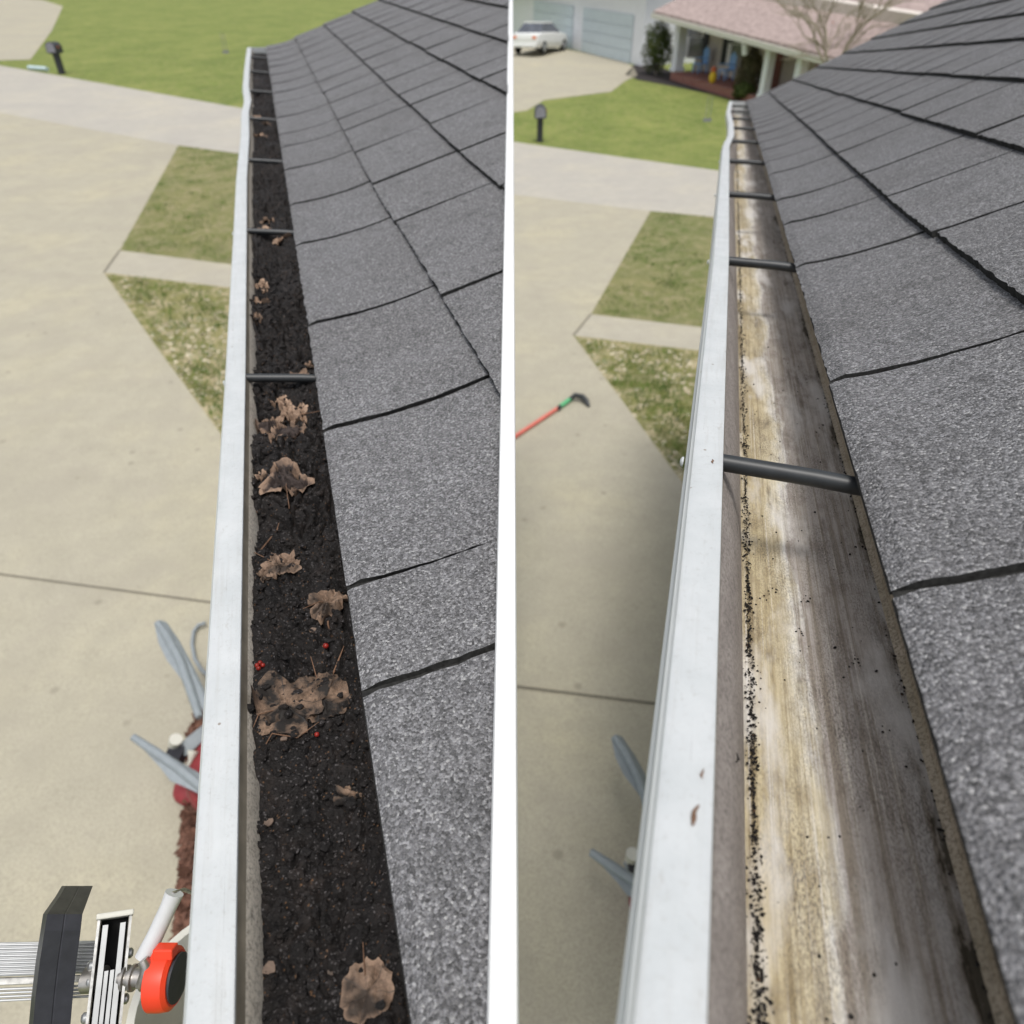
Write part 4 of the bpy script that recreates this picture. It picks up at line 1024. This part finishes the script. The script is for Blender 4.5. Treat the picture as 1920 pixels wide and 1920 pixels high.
# garage wing : plane facing the street drive
g0, g1 = at(940, 60), at(1201, 124); gd = g1 - g0; gd[2] = 0; gdn = gd / np.linalg.norm(gd); gn = np.cross(gdn, [0, 0, 1.]); gn = gn if gn @ (C - g0) > 0 else -gn
b = MB(); b.prism([np.array([p[0], p[1], z]) for p, z in ((g0, .3), (g1, .3), (g1, 4.6), (g0, 4.6))], -gn * 7); b.build('garage_wall', M['col_white'], FHS)
def gp(x, y, off=0): return plane_hit(x, y, g1 + gn * off, gn)
for x0, x1 in ((1091, 1183), (1000, 1072)):
    b = MB(); nseg = 4
    pL, pR = gp(x0, 90, .03), gp(x1, 100, .03)
    for k in range(nseg):
        z0 = [zf(pL) + .02 + 2.15 * k / nseg, zf(pR) + .02 + 2.15 * k / nseg]; hh = 2.15 / nseg - .02
        b.prism([np.array([pL[0], pL[1], z0[0]]), np.array([pR[0], pR[1], z0[1]]), np.array([pR[0], pR[1], z0[1] + hh]), np.array([pL[0], pL[1], z0[0] + hh])], gn * .03)
    b.build('garage_door', M['garage'], FHS)
b = MB(); ga, gb = g0 + gn * .5 + up * 0, g1 + gn * .5 + gdn * .5; ga = np.array([ga[0], ga[1], 4.5]); gb = np.array([gb[0], gb[1], 4.5])
b.prism([ga, gb, gb - gn * 5 + up * 2, ga - gn * 5 + up * 2], (0, 0, .15)); b.build('garage_roof', M['farroof'], FHS)

# shrubs
def shrub(px, py, w_px, h_px, mat, label, name='shrub', nleaf=2600, sharp=1.0, lsz=.05):
    p = at(px, py); z = np.dot(p - C, FW); rx = w_px / F * z / 2; hz = h_px / F * z; rr_ = random.Random(int(px))
    T = thing(name, p, label, 'shrub')
    b = MB(); b.tube([p, p + [0, 0, hz * .5], p + [.05, 0, hz * .8]], [.06, .04, .02], 8); b.build('stem', M['bark'], T)
    b = MB(); lumps = [(rr_.gauss(0, 1), rr_.gauss(0, 1), rr_.gauss(0, 1)) for _ in range(14)]
    for i in range(nleaf):
        d_ = np.array([rr_.gauss(0, 1) for _ in range(3)]); d_ /= np.linalg.norm(d_)
        k = 1 + .14 * math.sin(d_[0] * 7 + d_[2] * 5 + px) + .1 * math.sin(d_[1] * 11 + d_[0] * 3)
        rad = (rr_.random() ** .25) * k
        c = p + np.array([d_[0] * rx * rad, d_[1] * rx * rad, hz * .52 + d_[2] * hz * .5 * rad])
        u = np.array([rr_.gauss(0, 1) for _ in range(3)]); u /= np.linalg.norm(u); v = np.cross(u, d_); v /= np.linalg.norm(v) + 1e-6; s = lsz * rr_.uniform(.6, 1.4)
        b.add([c - u * s, c - v * s * .5, c + u * s, c + v * s * .5], [(0, 1, 2, 3)])
    b.build('foliage', mat, T, recalc=False)
shrub(1229, 140, 56, 84, M['shrub'], 'tall dark green shrub between the garage corner and the porch column', nleaf=5000)
shrub(1398, 186, 46, 84, M['topiary'], 'rounded olive brown shrub in front of the porch', nleaf=4000)
shrub(1393, 190, 44, 30, M['shrub'], 'low dark green shrub at the foot of the rounded olive shrub', nleaf=1800)
shrub(1522, 215, 22, 128, M['orange_leaf'], 'orange leaved slender shrub near the far corner of the clean roof', nleaf=900, lsz=.06)
# porch chairs and ornament
def chair(px, py, label, c):
    p = at(px, py, .32)
    T = thing('porch_chair', p, label, 'chair', 'blue chairs on the porch')
    b = MB(); b.box(p + [0, 0, .38], (.5, .5, .05), dvn, nv); b.build('seat', c, T)
    b = MB()
    for k in range(5): b.box(p + dvn * (-.2 + .1 * k) - nv * .25 + np.array([0, 0, .72 - abs(k - 2) * .03]), (.09, .03, .68 - abs(k - 2) * .06), dvn, nv)
    b.build('backrest', c, T)
    for s1 in (-1, 1):
        for s2 in (-1, 1): b = MB(); b.box(p + dvn * .24 * s1 + nv * .22 * s2 + np.array([0, 0, .19]), (.05, .05, .38), dvn, nv); b.build('leg', c, T)
        b = MB(); b.box(p + dvn * .29 * s1 + np.array([0, 0, .60]), (.09, .55, .03), dvn, nv); b.build('armrest', c, T)
chair(1311, 137, 'light blue slatted chair on the porch left of the yellow ornament', M['blue_chair'])
chair(1360, 150, 'light blue slatted chair on the porch right of the yellow ornament', M['blue_chair'])
p = at(1335, 156, .32)
T = thing('porch_ornament', p, 'yellow and red round ornament standing between the porch chairs', 'ornament')
b = MB(); b.ellipsoid(p + [0, 0, .22], .17, .12, .24, 14, 10); b.build('body', M['yellow'], T, smooth=True)
b = MB(); b.ellipsoid(p + [0, 0, .50], .12, .1, .13, 12, 8); b.build('top', M['orange'], T, smooth=True)
# hanging white flag / lantern
p = plane_hit(1397, 80, B0 + nv * .3, nv); q = plane_hit(1397, 104, B0 + nv * .2, nv)
T = thing('hanging_lantern', p, 'long white lantern hanging from the porch eave above the round shrub', 'lantern')
b = MB(); b.lathe(q, p - q, [(r_, h_ * np.linalg.norm(p - q)) for r_, h_ in ((0, 0), (.09, .02), (.13, .12), (.12, .5), (.13, .85), (.05, .98), (0, 1))], 10); b.build('shade', M['col_white'], T, smooth=True)
b = MB(); b.tube([p, p + [0, 0, .12]], .015, 6); b.build('hook', M['shutter'], T)
# ------------------------------------------------------------------ white car in the far driveway
cp = at(998, 108); T = None
hd = np.array([.46, .89, 0]); hd /= np.linalg.norm(hd); sd2 = np.array([hd[1], -hd[0], 0])     # heading away, right side
ctr = cp - sd2 * .55 + hd * 2.3
T = thing('parked_car', np.array([ctr[0], ctr[1], zf(ctr)]), 'white car parked in front of the garage across the street', 'car')
def cs(x, y, z): return ctr * [1, 1, 0] + hd * x + sd2 * y + np.array([0, 0, zf(ctr) + z])
out = []
prof = [(-2.25, .45, .78, .72), (-2.2, .35, .95, .84), (-1.9, .3, 1.02, .88), (-1.3, .28, 1.04, .9), (0, .26, 1.02, .9), (1.0, .26, .98, .9), (1.7, .28, .92, .87), (2.1, .32, .80, .8), (2.25, .4, .65, .65)]
for x, zl, zh, hw in prof:
    out.append([cs(x, y, z) for y, z in ((-hw * .9, zl), (-hw, zl + .12), (-hw, (zl + zh) / 2), (-hw * .96, zh - .05), (-hw * .86, zh), (hw * .86, zh), (hw * .96, zh - .05), (hw, (zl + zh) / 2), (hw, zl + .12), (hw * .9, zl), (-hw * .9, zl))])
b = MB(); b.grid(out); b.add(out[0][:10], [tuple(range(10))]); b.add(out[-1][:10], [tuple(range(10))]); b.build('body', M['carw'], T, smooth=True, angle=40)
b = MB(); q0 = [cs(x, y, 1.0) for x, y in ((-1.75, -.78), (1.1, -.78), (1.1, .78), (-1.75, .78))]; q1 = [cs(x, y, 1.46) for x, y in ((-1.15, -.58), (.3, -.58), (.3, .58), (-1.15, .58))]
b.hexa(q0 + q1); b.build('cabin', M['glass'], T, bevel=.05)
b = MB(); q1b = [p + [0, 0, .0] for p in q1]; b.hexa([p + [0, 0, -.02] for p in q1] + [p + [0, 0, .05] for p in q1]); b.build('roof', M['carw'], T, bevel=.02)
for s in (-1, 1):
    b = MB(); b.box(cs(-2.22, s * .62, .80), (.08, .26, .13), hd, sd2); b.build('tail_lamp', M['lamp_or'], T, bevel=.02)
    for x in (-1.4, 1.4):
        b = MB(); b.lathe(cs(x, s * .74, .32), sd2 * s, [(0, 0), (.32, 0), (.33, .05), (.33, .14), (.30, .17), (.2, .17)], 20); tr = b.build('wheel', M['tyre'], T, smooth=True, angle=40)
        b = MB(); b.lathe(cs(x, s * .90, .32), sd2 * s, [(.2, 0), (.19, .02), (.05, .03), (0, .03)], 16); b.build('rim', M['alu'], tr, smooth=True)
b = MB(); b.box(cs(-2.27, 0, .42), (.1, 1.5, .16), hd, sd2); b.build('bumper', M['carw'], T, bevel=.03)

# ------------------------------------------------------------------ bare tree beyond the clean roof
def bare_tree(base, H_, label, seed, lean=(0, 0)):
    rr_ = random.Random(seed); T = thing('bare_tree', base, label, 'tree')
    tr = MB(); cr = MB(); base = np.array(base)
    top = base + np.array([lean[0], lean[1], H_ * .3]); tr.tube([base, base * .5 + top * .5, top], [.15, .12, .09], 10); tr.build('trunk', M['bark'], T, smooth=True)
    def grow(p, d_, L_, r_, lv):
        pts = [p]; n = 4
        for i in range(n):
            d_ = d_ + np.array([rr_.gauss(0, .12), rr_.gauss(0, .12), rr_.gauss(.02, .08)]); d_ /= np.linalg.norm(d_); pts.append(pts[-1] + d_ * L_ / n)
        cr.tube(pts, [r_ * (1 - .12 * i) for i in range(n + 1)], 5 if lv else 7, cap=False)
        if lv >= 4: return
        for k in range(4 if lv else 5):
            i = rr_.randint(1, n); ax = np.array([rr_.gauss(0, 1), rr_.gauss(0, 1), rr_.gauss(.15, .6)]); dd = d_ + ax * .55; dd /= np.linalg.norm(dd)
            grow(pts[i], dd, L_ * rr_.uniform(.55, .75), r_ * .55, lv + 1)
    for k in range(5):
        t_ = k * 1.256 + rr_.random(); grow(top, np.array([math.cos(t_) * .6, math.sin(t_) * .6, .8]), H_ * .33, .05, 1)
    cr.build('crown', M['bark'], T, recalc=False)
tb = at(1530, 240); bare_tree((tb[0], tb[1], zf(tb)), 5.5, 'bare twiggy tree with pale bark beyond the clean roof in front of the far house', 6)
